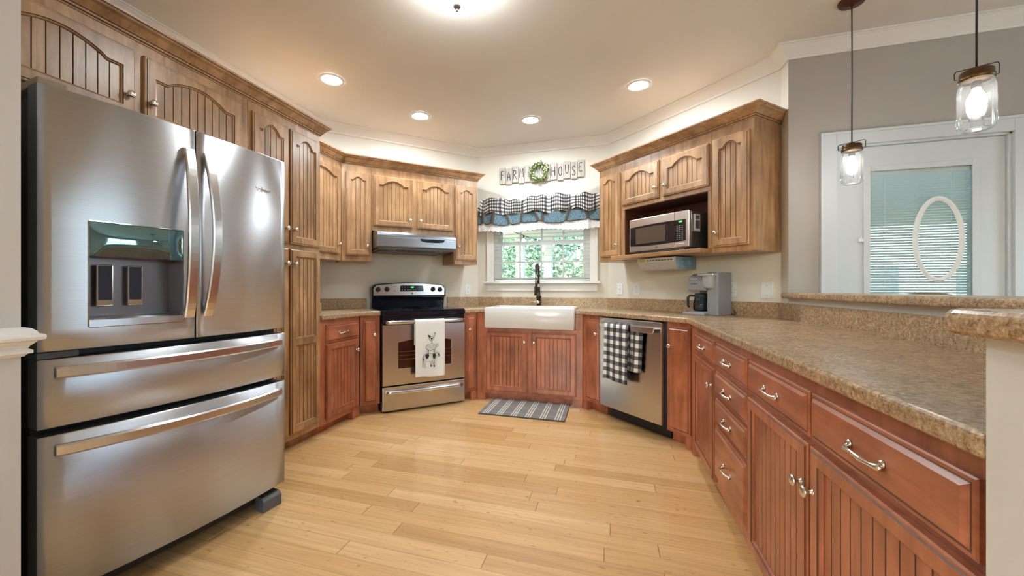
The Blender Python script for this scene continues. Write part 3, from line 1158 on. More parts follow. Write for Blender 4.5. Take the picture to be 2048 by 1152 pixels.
# vertical bowed handles
def vhandle(parent, x, lean):
    m = MB()
    L = []
    for k in range(25):
        t = k / 24
        z = 1.000 + .69 * t
        o_ = fy(x) - .014 - .052 * math.sin(PI * t) ** .8
        xx = x + lean * .010 * (1 - math.sin(PI * t))
        w2 = .019
        L.append([(xx - w2, o_ + .006, z), (xx - w2, o_ - .004, z), (xx - w2 + .004, o_ - .008, z), (xx + w2 - .004, o_ - .008, z), (xx + w2, o_ - .004, z), (xx + w2, o_ + .006, z)])
    m.loops(L, 0, True, True, True, False)
    for z0, z1 in ((1.0, 1.035), (1.655, 1.69)):
        m.box(x - .012, x + .012, fy(x) - .016, fy(x) + .006, z0, z1)
    return obj('handle', m, bar_steel, parent)
vhandle(ld, .405, 1)
vhandle(rd, .497, -1)
def hhandle(parent, z):
    m = MB()
    L = []
    for k in range(31):
        t = k / 30
        x = .035 + .83 * t
        o_ = fy(x) - .012 - .034 * math.sin(PI * t) ** .7
        h2 = .019
        L.append([(x, o_ + .008, z - h2), (x, o_ - .004, z - h2), (x, o_ - .009, z - h2 + .006), (x, o_ - .009, z + h2 - .006), (x, o_ - .004, z + h2), (x, o_ + .008, z + h2)])
    m.loops(L, 0, True, True, True, False)
    for x0_, x1_ in ((.035, .06), (.84, .865)):
        m.box(x0_, x1_, fy(x0_) - .016, fy(x0_) + .008, z - .015, z + .015)
    return obj('handle', m, bar_steel, parent)
hhandle(d1, .843)
hhandle(d2, .588)
# dispenser set into the left door
ds = MB()
ya, yb, dep = fy(D0) + .001, fy(D1) + .001, .085
zc = 1.232
cav = [(D0, DZ0), (D1, DZ0), (D1, DZ1), (D0, DZ1)]
def yd(x): return fy(x) + .002
N_ = 10
xs = [D0 + (D1 - D0) * k / N_ for k in range(N_ + 1)]
ds.loops([[(x, yd(x), zc) for x in xs], [(x, dep - .03, zc - .004) for x in xs]], 0, False)
ds.loops([[(x, dep - .03, zc - .004) for x in xs], [(x, dep - .03, DZ0 + .03) for x in xs]], 0, False)
ds.loops([[(D0, yd(D0), zc), (D0, yd(D0), DZ0)], [(D0 + .006, dep - .03, zc), (D0 + .006, dep - .03, DZ0)]], 0, False)
ds.loops([[(D1, yd(D1), zc), (D1, yd(D1), DZ0)], [(D1 - .006, dep - .03, zc), (D1 - .006, dep - .03, DZ0)]], 0, False)
disp = obj('dispenser', ds, mat('dispenser_cavity_metal', (.22, .205, .225), .35, .7), FR)
m = MB()
m.grid(lambda a, b_: (D0 + (D1 - D0) * a, yd(D0 + (D1 - D0) * a) - .010 * math.sin(PI * b_) * math.sin(PI * a) ** .5, zc + (DZ1 - zc) * b_), 16, 8)
obj('control_panel', m, mat('dark_mirror_panel', (.20, .36, .40), .04, .85), disp)
m = MB()
L = []
for x in xs:
    L.append([(x, yd(x) - .002, DZ0), (x, yd(x) - .002, DZ0 + .024), (x, yd(x) + .006, DZ0 + .030), (x, dep - .03, DZ0 + .034), (x, dep - .03, DZ0)])
m.loops(L, 0, True, True, True)
obj('drip_tray', m, stainless, disp)
for xc in (.178, .268):
    m = MB()
    m.box(xc - .024, xc + .024, .026, .034, 1.055, 1.205)
    obj('paddle_frame', m, chrome, disp, bevel=.003)
    p2 = MB(); p2.box(xc - .0185, xc + .0185, .0235, .0259, 1.076, 1.200)
    obj('paddle', p2, navy_pad, disp)
m = MB()
fr_ = .003
for a, b_, e, f in ((D0 - fr_, D0, DZ0, DZ1), (D1, D1 + fr_, DZ0, DZ1)):
    m.box(a, b_, fy((a + b_) / 2) - .003, fy((a + b_) / 2) + .01, e, f)
for z_ in (DZ0 - fr_, DZ1):
    m.loops([[(x, fy(x) - .003, z_), (x, fy(x) - .003, z_ + fr_), (x, fy(x) + .01, z_ + fr_), (x, fy(x) + .01, z_)] for x in xs], 0, True, True, True)
obj('bezel', m, chrome, disp)
lettering('lettering', 'Whirlpool', .026, chrome, rd, (.745, fy(.745) - .0005, 1.602), (PI / 2, 0, math.radians(2.6)), .0006, .2)
m = MB()
pts = [(.745 + .020 * math.cos(a), fy(.745) - .001, 1.603 + .013 * math.sin(a)) for a in [k / 24 * 2 * PI * .8 + .5 for k in range(25)]]
m.tube(pts, .0009, 6); obj('emblem', m, chrome, rd)
# hinge covers, feet, toe grille
m = MB()
m.prism([(.004, .015), (.004, .175), (.05, .175), (.075, .10), (.075, .015)], 1.7805, 1.805)
obj('hinge_cover', m, tan_plastic, FR, bevel=.003)
m = MB(); m.box(.0, .06, .071, .079, .886, .912); m.box(.0, .10, .005, .07, .889, .909); obj('hinge_cover', m, grey_dark, FR)
m = MB(); m.box(.02, .88, .06, .078, .035, .10); obj('toe_grille', m, black_matte, FR)
for a, b_ in ((.03, .13), (.775, .878)):
    m = MB(); m.prism([(-.004, 0), (-.004, .052), (.012, .070), (.06, .070), (.06, 0)], a, b_, ax='x')
    obj('leg', m, grey_dark, FR, bevel=.004)

# ------------------------------------------------------------------ range
RX0 = .812
RG = empty('range', (*RP(3.555, RX0), 0), PI / 4, 'stainless electric range with black glass cooktop and four burner knobs', 'range')
RW_ = .814
m = MB(); m.box(.006, RW_ - .006, .045, .60, .02, .900); obj('body', m, black_side, RG)
m = MB(); m.box(0, RW_, .02, .525, .9005, .918); m.box(.002, RW_ - .002, .004, .04, .872, .900)
obj('cooktop', m, black_gloss, RG, bevel=.004)
m = MB(); m.box(.008, RW_ - .008, .010, .044, .795, .868); m.box(.02, RW_ - .02, .004, .010, .846, .852); m.box(.012, RW_ - .012, .006, .010, .822, .828)
obj('vent_strip', m, black_gloss, RG, bevel=.002)
# burner rings
m = MB()
for cx, cy, r in ((.21, .14, .105), (.60, .14, .08), (.21, .38, .08), (.60, .38, .105)):
    for rr in (r, r * .62):
        m.lathe([(rr - .0015, .9183), (rr + .0015, .9183)], (cx, cy, 0), 'z', 40, 0, False)
obj('burner_marks', m, mat('burner_grey', (.12, .12, .13), .3), RG)
# oven door with arched window
m = MB()
wx0, wx1, wz0, wz1 = .150, .665, .392, .655
inner = [(wx0, wz0), (wx1, wz0), (wx1, wz1 - .03)]
for k in range(13):
    t = k / 12
    inner.append((wx1 + (wx0 - wx1) * t, wz1 - .03 + .03 * math.sin(PI * t)))
inner.append((wx0, wz1 - .03))
def outer_(x, z, k):
    n = len(inner)
    if k == 0: return (.006, .243)
    if k == 1: return (RW_ - .006, .243)
    if k == 2: return (RW_ - .006, .787)
    if k == n - 1: return (.006, .787)
    return (.006 + (x - wx0) / (wx1 - wx0) * (RW_ - .012), .787)
out = [outer_(x, z, k) for k, (x, z) in enumerate(inner)]
cx_, cz_ = RW_ / 2, .515
def shr(p, f): return [(cx_ + (x - cx_) * f, cz_ + (z - cz_) * f) for x, z in p]
m.loops([[(x, .044, z) for x, z in out], [(x, .006, z) for x, z in out], [(x, 0, z) for x, z in shr(out, .99)], [(x, 0, z) for x, z in shr(inner, 1.015)], [(x, .003, z) for x, z in inner], [(x, .010, z) for x, z in inner]], 0)
od = obj('oven_door', m, stainless_warm, RG)
m = MB(); m.box(wx0 - .01, wx1 + .01, .0095, .014, wz0 - .01, wz1 + .01); obj('oven_window', m, dark_glass, od)
m = MB()
for z in (.47, .505, .54):
    m.tube([(wx0 + .004, .0088, z), (wx1 - .004, .0088, z)], .0022, 6)
obj('oven_rack', m, mat('rack_reflection_steel', (.30, .13, .07), .4, .6), od)
def bar_handle(parent, z, x0, x1, out_, r, mat_, flat=1.3):
    m = MB()
    pts = [(x0 + .012, .0, z)]
    n = 20
    for k in range(n + 1):
        t = k / n
        pts.append((x0 + (x1 - x0) * t, -out_ * (1 - .35 * abs(2 * t - 1) ** 3) , z))
    pts.append((x1 - .012, .0, z))
    m.tube(pts, r, 12, flat=flat)
    return obj('handle', m, mat_, parent)
bar_handle(od, .812, .035, RW_ - .035, .048, .0125, bar_steel)
m = MB()
m.box(.006, RW_ - .006, 0, .044, .018, .232)
dr = obj('drawer', m, stainless_warm, RG, bevel=.006)
bar_handle(dr, .180, .045, RW_ - .045, .022, .014, bar_steel, 1.2)
# backguard
m = MB()
def bg_poly(x0, x1, zb, zs, rise, r):
    p = [(x0, zb), (x1, zb)]
    n = 24
    for k in range(n + 1):
        t = k / n
        x = x1 + (x0 - x1) * t
        e = min(1, min(t, 1 - t) * (x1 - x0) / r)
        z = zs + rise * (1 - (2 * t - 1) ** 2) - r * (1 - math.sqrt(max(0, 1 - (1 - e) ** 2)))
        p.append((x, z))
    return p
m.prism(bg_poly(.012, RW_ - .012, 1.030, 1.152, .026, .03), .492, .598, ax='y')
m.prism([(.525, .918), (.515, .99), (.502, 1.03), (.598, 1.03), (.598, .918)], .018, RW_ - .022, ax='x')
bg = obj('backguard', m, black_gloss, RG, bevel=.003)
m = MB(); m.prism(bg_poly(.030, RW_ - .030, 1.046, 1.142, .026, .025), .488, .4925, ax='y')
cp = obj('control_panel', m, stainless_warm, bg)
m = MB(); m.prism([(.300, 1.092), (.305, 1.085), (.545, 1.085), (.550, 1.092), (.545, 1.140), (.540, 1.146), (.310, 1.146), (.302, 1.140)], .4855, .4885, ax='y')
dp = obj('display', m, black_gloss, bg)
lettering('lettering', '1:08', .019, green_led, bg, (.425, .4850, 1.128), extrude=.0002)
m = MB()
for x in (.322, .350, .378, .395, .415, .440, .462, .500, .520):
    for z in (1.100, 1.128):
        if .39 < x < .47 and z > 1.11: continue
        m.box(x - .005, x + .005, .4848, .4852, z - .0035, z + .0035)
obj('key_print', m, mat('grey_print', (.22, .23, .25), .5), bg)
for x, z in ((.075, 1.105), (.165, 1.108), (.655, 1.108), (.735, 1.105)):
    m = MB()
    m.lathe([(.0001, .022), (.018, .022), (.022, .017), (.024, 0)], (x, .488, z), '-y', 24, cap0=False)
    m.box(x - .004, x + .004, .456, .470, z - .026, z + .026)
    obj('knob', m, black_matte, bg)
m = MB(); m.lathe([(.0001, .003), (.009, .003), (.010, 0)], (.425, .488, 1.064), '-y', 24); obj('emblem', m, black_gloss, bg)
lettering('lettering', 'GE', .010, bar_steel, bg, (.425, .4845, 1.064), extrude=.0002)
m = MB()
for x, z in ((.245, 1.135), (.245, 1.09)):
    m.lathe([(.0001, .001), (.004, .001), (.004, 0)], (x, .488, z), '-y', 10)
obj('indicator', m, black_matte, bg)

# ------------------------------------------------------------------ cloth helper


def drape(name, w, path, mats, parent_loc, rz, label, cat, ripple=.004, nu=24, waves=2.2, solid=.0035, uscale=1.0, skew=0.0):
    """cloth strip of width w following a (y,z) path; uv in metres"""
    pts = []
    n = 60
    seg = [0]
    for a, b_ in zip(path, path[1:]):
        seg.append(seg[-1] + math.dist(a, b_))
    T = seg[-1]
    def at(t):
        s_ = t * T
        for k in range(len(path) - 1):
            if s_ <= seg[k + 1] or k == len(path) - 2:
                f = (s_ - seg[k]) / (seg[k + 1] - seg[k])
                return (path[k][0] + (path[k + 1][0] - path[k][0]) * f, path[k][1] + (path[k + 1][1] - path[k][1]) * f)
    m = MB()
    def fn(a, t):
        y, z = at(t)
        low = max(0, (T * t - (seg[-2])) / (T - seg[-2])) if t * T > seg[-2] else 0
        return (w * a + skew * low * (1 - a * .4), y - ripple * low * (1 + math.sin(a * waves * 2 * PI + low * 1.5)), z + .006 * low * math.sin(a * 5 + 1))
    m.grid(fn, nu, n, 0, True, lambda a, t: (w * a * uscale, T * t))
    o = obj(name, m, mats, None, parent_loc, rz, solid=solid)
    return tag(o, label, cat), fn


# farm-animal towel over the oven handle
tx = .285
tw, fn = drape('dish_towel', .285, [(-.030, .60), (-.030, .80), (-.033, .8285), (-.048, .836), (-.063, .8285), (-.068, .80), (-.068, .305)],
               mat('white_cotton_towel', (.76, .755, .74), .9), (*RP(3.555, RX0 + tx), 0), PI / 4,
               'white dish towel with a printed rooster, sheep and cow on the oven handle', 'towel', .003)
art = MB()
YA = -.0800
def P2(x, z): return (x, YA - .0006, z)
def strok(pts, r=.0011): art.tube([P2(x, z) for x, z in pts], r, 5, flat=1)
def fillp(pts): art.add([P2(x, z) for x, z in pts], [tuple(range(len(pts)))])
def ell(cx, cz, a, b_, n=28, t0=0, t1=2 * PI, wob=0, fr=9):
    return [(cx + a * math.cos(t0 + (t1 - t0) * k / n) * (1 + wob * math.sin(fr * k)), cz + b_ * math.sin(t0 + (t1 - t0) * k / n) * (1 + wob * math.cos(fr * k))) for k in range(n + 1)]
# cow, facing right
cowpts = [(.075, .505), (.09, .517), (.13, .519), (.165, .515), (.19, .520), (.205, .522), (.212, .515), (.224, .512), (.233, .498), (.233, .487), (.222, .484), (.210, .492), (.198, .486), (.190, .468), (.182, .455), (.180, .425), (.182, .392), (.170, .392), (.167, .430), (.160, .452), (.150, .450), (.150, .425), (.152, .398), (.143, .396), (.140, .425), (.138, .447), (.110, .445), (.092, .452), (.090, .420), (.096, .390), (.084, .388), (.078, .425), (.074, .460), (.070, .485), (.075, .505)]
strok(cowpts, .0014)
strok([(.075, .503), (.066, .485), (.064, .45), (.068, .425), (.064, .41), (.070, .40)], .0016)
for p in ([(.095, .514), (.122, .516), (.128, .498), (.118, .478), (.102, .470), (.096, .485), (.090, .500)], [(.160, .512), (.188, .516), (.194, .498), (.186, .474), (.172, .462), (.164, .480)], [(.212, .512), (.222, .508), (.230, .492), (.222, .490), (.214, .498)], [(.143, .396), (.152, .398), (.151, .412), (.142, .412)], [(.170, .392), (.182, .392), (.181, .408), (.169, .408)], [(.073, .48), (.080, .47), (.078, .45), (.074, .455)]):
    fillp(p)
strok([(.198, .521), (.202, .530)], .0016); strok([(.212, .517), (.222, .524)], .0016)
# sheep
strok(ell(.145, .578, .048, .030, 60, 0, 2 * PI, .05, 7), .0014)
for k in range(14):
    x = .108 + .075 * ((k * 37) % 100) / 100
    z = .560 + .036 * ((k * 53) % 100) / 100
    strok(ell(x, z, .008, .006, 8, .3, 4.2), .0006)
strok([(.190, .590), (.204, .602), (.214, .598), (.216, .588), (.206, .582), (.194, .578)], .0014)
strok([(.200, .602), (.196, .612)], .0012); strok([(.210, .602), (.216, .612)], .0012)
for x in (.112, .122, .172, .181):
    strok([(x, .552), (x, .522)], .0018)
# rooster
strok(ell(.150, .655, .022, .017, 24), .0013)
strok([(.168, .662), (.180, .685), (.184, .70), (.178, .704), (.172, .690)], .0016)
fillp([(.128, .660), (.116, .685), (.122, .695), (.130, .682), (.138, .690), (.142, .668)])
fillp([(.178, .704), (.180, .712), (.185, .708), (.189, .712), (.189, .702)])
fillp([(.140, .655), (.150, .664), (.166, .656), (.154, .645)])
strok([(.188, .698), (.194, .695)], .0012)
strok([(.150, .639), (.149, .612), (.140, .608)], .0014); strok([(.156, .639), (.157, .612), (.166, .608)], .0014)
aobj = obj('animal_print', art, ink, tw)

# ------------------------------------------------------------------ dishwasher and its towel
DW = empty('dishwasher', (*MP(2.47, -2.600), 0), -PI / 4, 'stainless dishwasher with bar handle beneath the worktop right of the sink', 'dishwasher')
m = MB(); m.box(.008, .640, .045, .58, .10, .868); obj('body', m, black_matte, DW)
m = MB(); m.box(0, .628, 0, .044, .114, .866)
dd = obj('door', m, stainless_warm, DW, bevel=.004)
m = MB()
m.prism([(.040, .826), (.045, .790), (.060, .782), (.575, .782), (.590, .790), (.597, .826)], -.046, -.034, ax='y')
m.box(.040, .597, -.046, -.0005, .815, .827)
obj('handle', m, bar_steel, dd, bevel=.003)
m = MB(); m.box(.01, .63, .11, .13, .004, .10); obj('toe_grille', m, black_matte, DW)
m = MB(); m.lathe([(.0001, .001), (.0085, .001), (.0085, 0)], (.030, 0, .845), '-y', 20); obj('emblem', m, bar_steel, dd)
lettering('lettering', 'LG', .014, bar_steel, dd, (.054, -.0006, .845), extrude=.0003)
zt = .825
tw2, _ = drape('dish_towel', .255, [(-.020, .47), (-.020, .80), (-.022, zt + .004), (-.040, zt + .010), (-.056, zt + .004), (-.060, .80), (-.062, .368)],
               buffalo, (*MP(2.47, -2.485), 0), -PI / 4, 'black and white buffalo check towel hanging over the dishwasher handle', 'towel', .006, skew=.0)
m = MB()
m.grid(lambda a, t: (.255 + .115 * a - .02 * t, -.030 + .008 * math.sin(a * 7 + t), .812 - .345 * t), 12, 20, 0, True, lambda a, t: (.27 + .12 * a, .4 + .36 * t))
obj('folded_back', m, buffalo, tw2, solid=.004)

# ------------------------------------------------------------------ range hood
HX0 = .790
HD = empty('range_hood', (*RP(3.62, HX0), 1.45), PI / 4, 'stainless under cabinet range hood above the electric range', 'range hood')
HW = .765
m = MB()
prof = [(.215, .205), (.10, .200), (.03, .185), (.006, .165), (.0, .150), (.0, .055), (.010, .045), (.54, .045), (.54, .205)]
m.prism(prof, 0, HW, ax='x')
hb = obj('shell', m, hood_steel, HD, bevel=.003)
m = MB(); m.box(.012, HW - .012, .02, .53, .028, .0445); m.box(.05, HW - .05, .18, .50, .020, .028); obj('underside_filter', m, mat('filter_grey', (.10, .09, .085), .4, .7), HD)
m = MB()
pl = [(.395, .128), (.400, .134), (.640, .134), (.645, .128), (.630, .110), (.57, .102), (.46, .102), (.41, .110)]
m.prism(pl, -.0015, .0005, ax='y'); obj('switch_panel', m, black_gloss, HD)
m = MB()
m.box(.03, .375, -.001, .0005, .133, .137); m.box(.665, .735, -.001, .0005, .126, .129)
obj('trim_line', m, bar_steel, HD)
for x in (.15, .62):
    m = MB(); m.lathe([(.0001, -.003), (.035, -.003), (.042, .0)], (x, .10, .0275), 'z', 24); obj('lamp_lens', m, chrome, HD)

# ------------------------------------------------------------------ sink and faucet
SK = empty('farmhouse_sink', (-.756, 3.735, .7285), 0, 'white farmhouse apron sink set into the worktop below the window', 'sink')
m = MB()
def rr(w2, y0, y1, z, r=.012):
    p = []
    for cx, cy, a0 in ((w2 - r, y1 - r, 0), (-w2 + r, y1 - r, 90), (-w2 + r, y0 + r, 180), (w2 - r, y0 + r, 270)):
        for k in range(5):
            a = math.radians(a0 + 22.5 * k)
            p.append((cx + r * math.cos(a), cy + r * math.sin(a), z))
    return p
m.loops([rr(.432, .004, .490, 0), rr(.436, 0, .495, .006), rr(.436, 0, .495, .192), rr(.433, .003, .492, .199), rr(.428, .008, .487, .202), rr(.412, .024, .470, .202), rr(.408, .028, .466, .198), rr(.402, .034, .460, .040, .03), rr(.385, .05, .44, .024, .03)], 0, True, True, True, True)
obj('basin', m, porcelain, SK)
m = MB(); m.lathe([(.0001, .0245), (.03, .0245), (.045, .027), (.045, .0245)], (0, .25, 0), 'z', 20); obj('drain', m, chrome, SK)

FA = empty('faucet', (-.752, 4.305, .914), 0, 'dark bronze pull-down spring faucet standing behind the white sink', 'faucet')
m = MB(); m.box(-.115, .115, -.028, .028, .0002, .006); obj('base_plate', m, bronze, FA, bevel=.003)
m = MB()
m.lathe([(.024, .006), (.026, .010), (.024, .016), (.022, .018), (.022, .100), (.028, .105), (.028, .118), (.018, .124), (.016, .215)], mi=0, seg=20)
obj('body', m, bronze, FA)
m = MB(); m.lathe([(.0125, .215), (.0125, .250)], seg=16); obj('collar', m, chrome, FA)
m = MB(); m.lathe([(.011, .25), (.011, .33), (.018, .335), (.018, .352), (.011, .356)], seg=16)
# spring arch and spray head lean out over the basin
arch = []
for k in range(40):
    t = k / 39
    a = PI * t
    arch.append((0, -.085 + .085 * math.cos(a), .356 + .10 * math.sin(a)))
for k in range(6):
    arch.append((0, -.17, .356 - .022 * (k + 1)))
m.tube(arch, .0075, 10)
obj('hose', m, bronze, FA)
m = MB()
sp = []
for k in range(520):
    t = k / 519
    a = PI * t
    c_ = Vector((0, -.085 + .085 * math.cos(a), .356 + .10 * math.sin(a)))
    nrm = Vector((0, math.cos(a), math.sin(a)))
    ph = 2 * PI * t * 26
    sp.append(c_ + Vector((1, 0, 0)) * (.0115 * math.cos(ph)) + nrm * (.0115 * math.sin(ph)))
m.tube(sp, .0024, 5)
obj('spring', m, mat('spring_bronze', (.16, .13, .11), .3, .9), FA)
m = MB(); m.lathe([(.012, .225), (.016, .215), (.017, .150), (.020, .135), (.020, .128), (.0001, .127)], (0, -.17, 0), 'z', 18); obj('spray_head', m, bronze, FA)
m = MB(); m.tube([(0, -.008, .30), (0, -.06, .285), (0, -.14, .20), (0, -.165, .19)], .006, 8); obj('dock_arm', m, bronze, FA)
m = MB(); m.lathe([(.0001, .034), (.018, .034), (.020, .030), (.020, .018)], (-.004, 0, .052), '-y', 20); m.tube([(-.012, -.028, .052), (-.075, -.028, .053)], [.006, .005], 8)
obj('lever', m, chrome, FA)

# ------------------------------------------------------------------ microwave
MW = empty('microwave_oven', (*MP(2.66, -2.440), 1.4055), -PI / 4, 'stainless countertop microwave with black glass door in the wall cabinet niche', 'microwave')
m = MB(); m.box(.004, .551, .030, .40, .018, .285)
m.box(.02, .53, .03, .40, .010, .018)
obj('body', m, mat('microwave_side_steel', (.42, .43, .46), .22, .9), MW, bevel=.004)
m = MB()
m.box(0, .432, -.004, .029, .0185, .290); m.box(.4335, .555, -.004, .029, .0185, .290)
fr = obj('front', m, stainless_warm, MW, bevel=.005)
m = MB()
def mwp(x0, x1, z0, z1, bow):
    p = [(x0, z0)]
    n = 12
    p += [(x0 + (x1 - x0) * k / n, z0 - bow * math.sin(PI * k / n)) for k in range(1, n)]
    p += [(x1, z0), (x1, z1)]
    p += [(x1 + (x0 - x1) * k / n, z1 + bow * math.sin(PI * k / n)) for k in range(1, n)]
    return p + [(x0, z1)]
m.prism(mwp(.012, .532, .066, .222, .008), -.0065, -.0035, ax='y'); obj('door_glass', m, black_gloss, MW, bevel=.001)
m = MB(); m.box(.070, .360, -.0072, -.0064, .080, .210); obj('window', m, mat('window_mesh_brown', (.085, .062, .048), .25), MW)
lettering('lettering', '1:08', .017, green_led, MW, (.488, -.0068, .210), extrude=.0002)
m = MB()
for r_ in range(8):
    for c_ in range(3):
        m.box(.462 + c_ * .021 - .006, .462 + c_ * .021 + .006, -.0071, -.0064, .078 + r_ * .0145 - .003, .078 + r_ * .0145 + .003)
o = obj('keypad', m, mat('keypad_grey', (.16, .165, .17), .5), MW)
m = MB(); m.box(.445, .522, -.0075, -.0035, .026, .049); obj('door_button', m, stainless_warm, MW, bevel=.002)
m = MB(); m.lathe([(.0001, .001), (.009, .001), (.009, 0)], (.275, -.004, .041), '-y', 20); obj('emblem', m, grey_dark, MW)
lettering('lettering', 'GE', .009, bar_steel, MW, (.275, -.0054, .041), extrude=.0002)
for x in (.05, .50):
    for y in (.06, .36):
        m = MB(); m.lathe([(.012, 0), (.012, .0105)], (x, y, 0), 'z', 12, 0, True, True, True); obj('foot', m, black_matte, MW)
# thermometer clipped to the side of the microwave
m = MB(); m.box(.5515, .562, .055, .120, .135, .262)
cl_ = tag(obj('clip_timer', m, mat('silver_plastic', (.50, .52, .55), .35), None, (*MP(2.66, -2.440), 1.4055), -PI / 4, .003), 'grey magnetic timer stuck on the right side of the microwave', 'timer')
m = MB(); m.box(.5621, .5628, .062, .113, .155, .215); m.box(.5621, .5628, .066, .109, .225, .252)
obj('screen', m, grey_dark, cl_)

# ------------------------------------------------------------------ under-cabinet radio
RD = empty('under_cabinet_radio', (*MP(2.72, -2.410), 1.27), -PI / 4, 'silver under-cabinet radio mounted below the microwave shelf', 'radio')
m = MB(); m.prism([(.0, .055), (.0, .098), (.26, .098), (.26, .0), (.05, .0)], 0, .362, ax='x')
obj('body', m, mat('radio_silver', (.45, .45, .45), .4, .2), RD, bevel=.004)
m = MB(); m.box(.004, .358, -.003, .0, .060, .094); f1 = obj('faceplate', m, mat('radio_face', (.62, .62, .62), .35), RD, bevel=.001)
m = MB(); m.box(.020, .080, -.0042, -.003, .066, .088); obj('display', m, mat('amber_lcd', (.55, .42, .08), .3), RD)
m = MB()
for k in range(9):
    m.box(.100 + k * .028, .118 + k * .028, -.005, -.003, .070, .080)
obj('button_row', m, grey_dark, RD)
m = MB(); m.box(.3625, .375, .02, .24, .004, .094); e1 = obj('end_panel', m, mat('blue_grey_plastic', (.17, .28, .37), .35), RD, bevel=.004)
m = MB(); m.lathe([(.0001, .385), (.020, .384), (.024, .376)], (0, .085, .056), 'x', 20); m.lathe([(.0001, .385), (.026, .384), (.03, .376)], (0, .165, .052), 'x', 20); m.box(.376, .381, .10, .20, .018, .026)
obj('end_dial', m, mat('blue_grey_dial', (.13, .22, .30), .3), RD)

# ------------------------------------------------------------------ coffee maker
CM = empty('coffee_maker', (.583, 3.462, .9142), math.radians(-42), 'grey coffee maker with glass carafe standing in the worktop corner', 'coffee maker')
m = MB()
m.box(0, .150, .0, .20, .0, .026)
m.box(.020, .150, .12, .20, .026, .185)
m.prism([(.151, 0), (.225, 0), (.232, .01), (.235, .03), (.235, .17), (.230, .195), (.215, .2), (.151, .2)], 0, .325)
obj('body', m, grey_plastic, CM, bevel=.006)
m = MB()
m.prism([(-.006, .185), (-.010, .195), (-.010, .262), (.012, .300), (.07, .318), (.20, .322), (.20, .185)], .004, .1495, ax='x')
obj('brew_head', m, grey_plastic, CM, bevel=.005)
m = MB(); m.lathe([(.0001, .202), (.040, .202), (.050, .214), (.053, .282), (.053, .296)], (.160, .022, 0), 'z', 28, 0, True); obj('pod_holder', m, mat('light_grey_plastic', (.36, .37, .39), .35), CM)
m = MB(); m.lathe([(.058, .297), (.060, .303), (.056, .312), (.0001, .318)], (.160, .022, 0), 'z', 28); m.prism([(.09, -.03), (.10, -.042), (.16, -.05), (.22, -.042), (.225, .06), (.09, .06)], .300, .312); obj('lid', m, mat('silver_lid', (.62, .63, .64), .25, .6), CM, bevel=.002)
m = MB(); m.box(.025, .085, -.0135, -.0095, .268, .282); obj('switch', m, mat('light_key', (.30, .31, .32), .4), CM)
lettering('lettering', 'KEURIG', .015, ink, CM, (.055, -.0106, .238), extrude=.0003)
m = MB(); m.box(-.012, .160, -.055, .0, .0, .020); obj('drip_tray', m, mat('tray_grey', (.30, .31, .33), .35), CM, bevel=.004)
CF = empty('coffee_carafe', (CM.location.x + .072 * math.cos(math.radians(-42)) - .058 * math.sin(math.radians(-42)), CM.location.y + .072 * math.sin(math.radians(-42)) + .058 * math.cos(math.radians(-42)), .9405), math.radians(-42), 'glass coffee carafe with black handle standing on the coffee maker plate', 'carafe')
m = MB(); m.lathe([(.0001, .001), (.048, .001), (.056, .012), (.058, .05), (.052, .085), (.045, .105), (.045, .112)], seg=28); obj('jug', m, carafe_glass, CF)
m = MB(); m.lathe([(.047, .104), (.049, .110), (.049, .128), (.040, .138), (.0001, .140)], seg=24); obj('lid', m, black_matte, CF)
m = MB(); m.tube([(-.045, -.015, .118), (-.075, -.028, .120), (-.088, -.034, .105), (-.088, -.034, .040), (-.080, -.030, .025)], [.008, .009, .010, .009, .007], 8); obj('handle', m, black_matte, CF)

# ------------------------------------------------------------------ switch plates and outlets


def plate(loc, rz, w, h, kind, label, cat):
    r = empty('wall_outlet' if kind == 'outlet' else ('light_switch' if kind == 'switch' else 'blank_plate'), loc, rz, label, cat)
    m = MB(); m.box(-w / 2, w / 2, -.006, -.0003, -h / 2, h / 2); obj('plate', m, white_plastic, r, bevel=.002)
    if kind == 'outlet':
        for dz in (.024, -.024):
            m = MB()
            m.prism([(-.014, dz - .012), (.014, dz - .012), (.017, dz), (.014, dz + .012), (-.014, dz + .012), (-.017, dz)], -.0085, -.006, ax='y'); s_ = obj('socket', m, white_plastic, r)
            m = MB()
            m.box(-.0075, -.0055, -.0092, -.0084, dz - .002, dz + .007); m.box(.0055, .0075, -.0092, -.0084, dz - .002, dz + .006); m.box(-.002, .002, -.0092, -.0084, dz - .009, dz - .005)
            obj('slot', m, ink, s_)
    elif kind == 'switch':
        m = MB(); m.box(-.005, .005, -.014, -.006, -.010, .008); obj('toggle', m, white_plastic, r, bevel=.001)
    m = MB()
    for dz in ((.0,) if kind == 'outlet' else (.035, -.035)):
        m.lathe([(.0001, .0015), (.003, .001), (.003, 0)], (0, -.006, dz), '-y', 8)
    obj('screw', m, nickel, r)
    return r


plate((*RP(4.17, 1.937), 1.102), PI / 4, .070, .115, 'outlet', 'white wall outlet right of the range, left of the window', 'outlet')
plate((*MP(3.10, -2.972), 1.110), -PI / 4, .070, .115, 'switch', 'white toggle light switch on wall just right of the window', 'light switch')
plate((*MP(3.10, -2.754), 1.108), -PI / 4, .076, .122, 'outlet', 'white wall outlet above the dishwasher worktop, between switch and coffee maker', 'outlet')
plate((*MP(3.10, -1.835), 1.107), -PI / 4, .070, .115, 'outlet', 'white wall outlet partly hidden behind the coffee maker', 'outlet')
plate((*MP(3.10, -1.584), 1.103), -PI / 4, .080, .122, 'blank', 'blank white wall plate right of the coffee maker', 'wall plate')
m = MB(); m.tube([(.868, 3.462, .945), (.885, 3.452, .920), (.900, 3.440, .9178), (.905, 3.432, .930), (.896, 3.440, .95)], .0035, 6)
tag(obj('power_cord', m, black_matte), 'black power cord behind the coffee maker running to the outlet', 'cord')

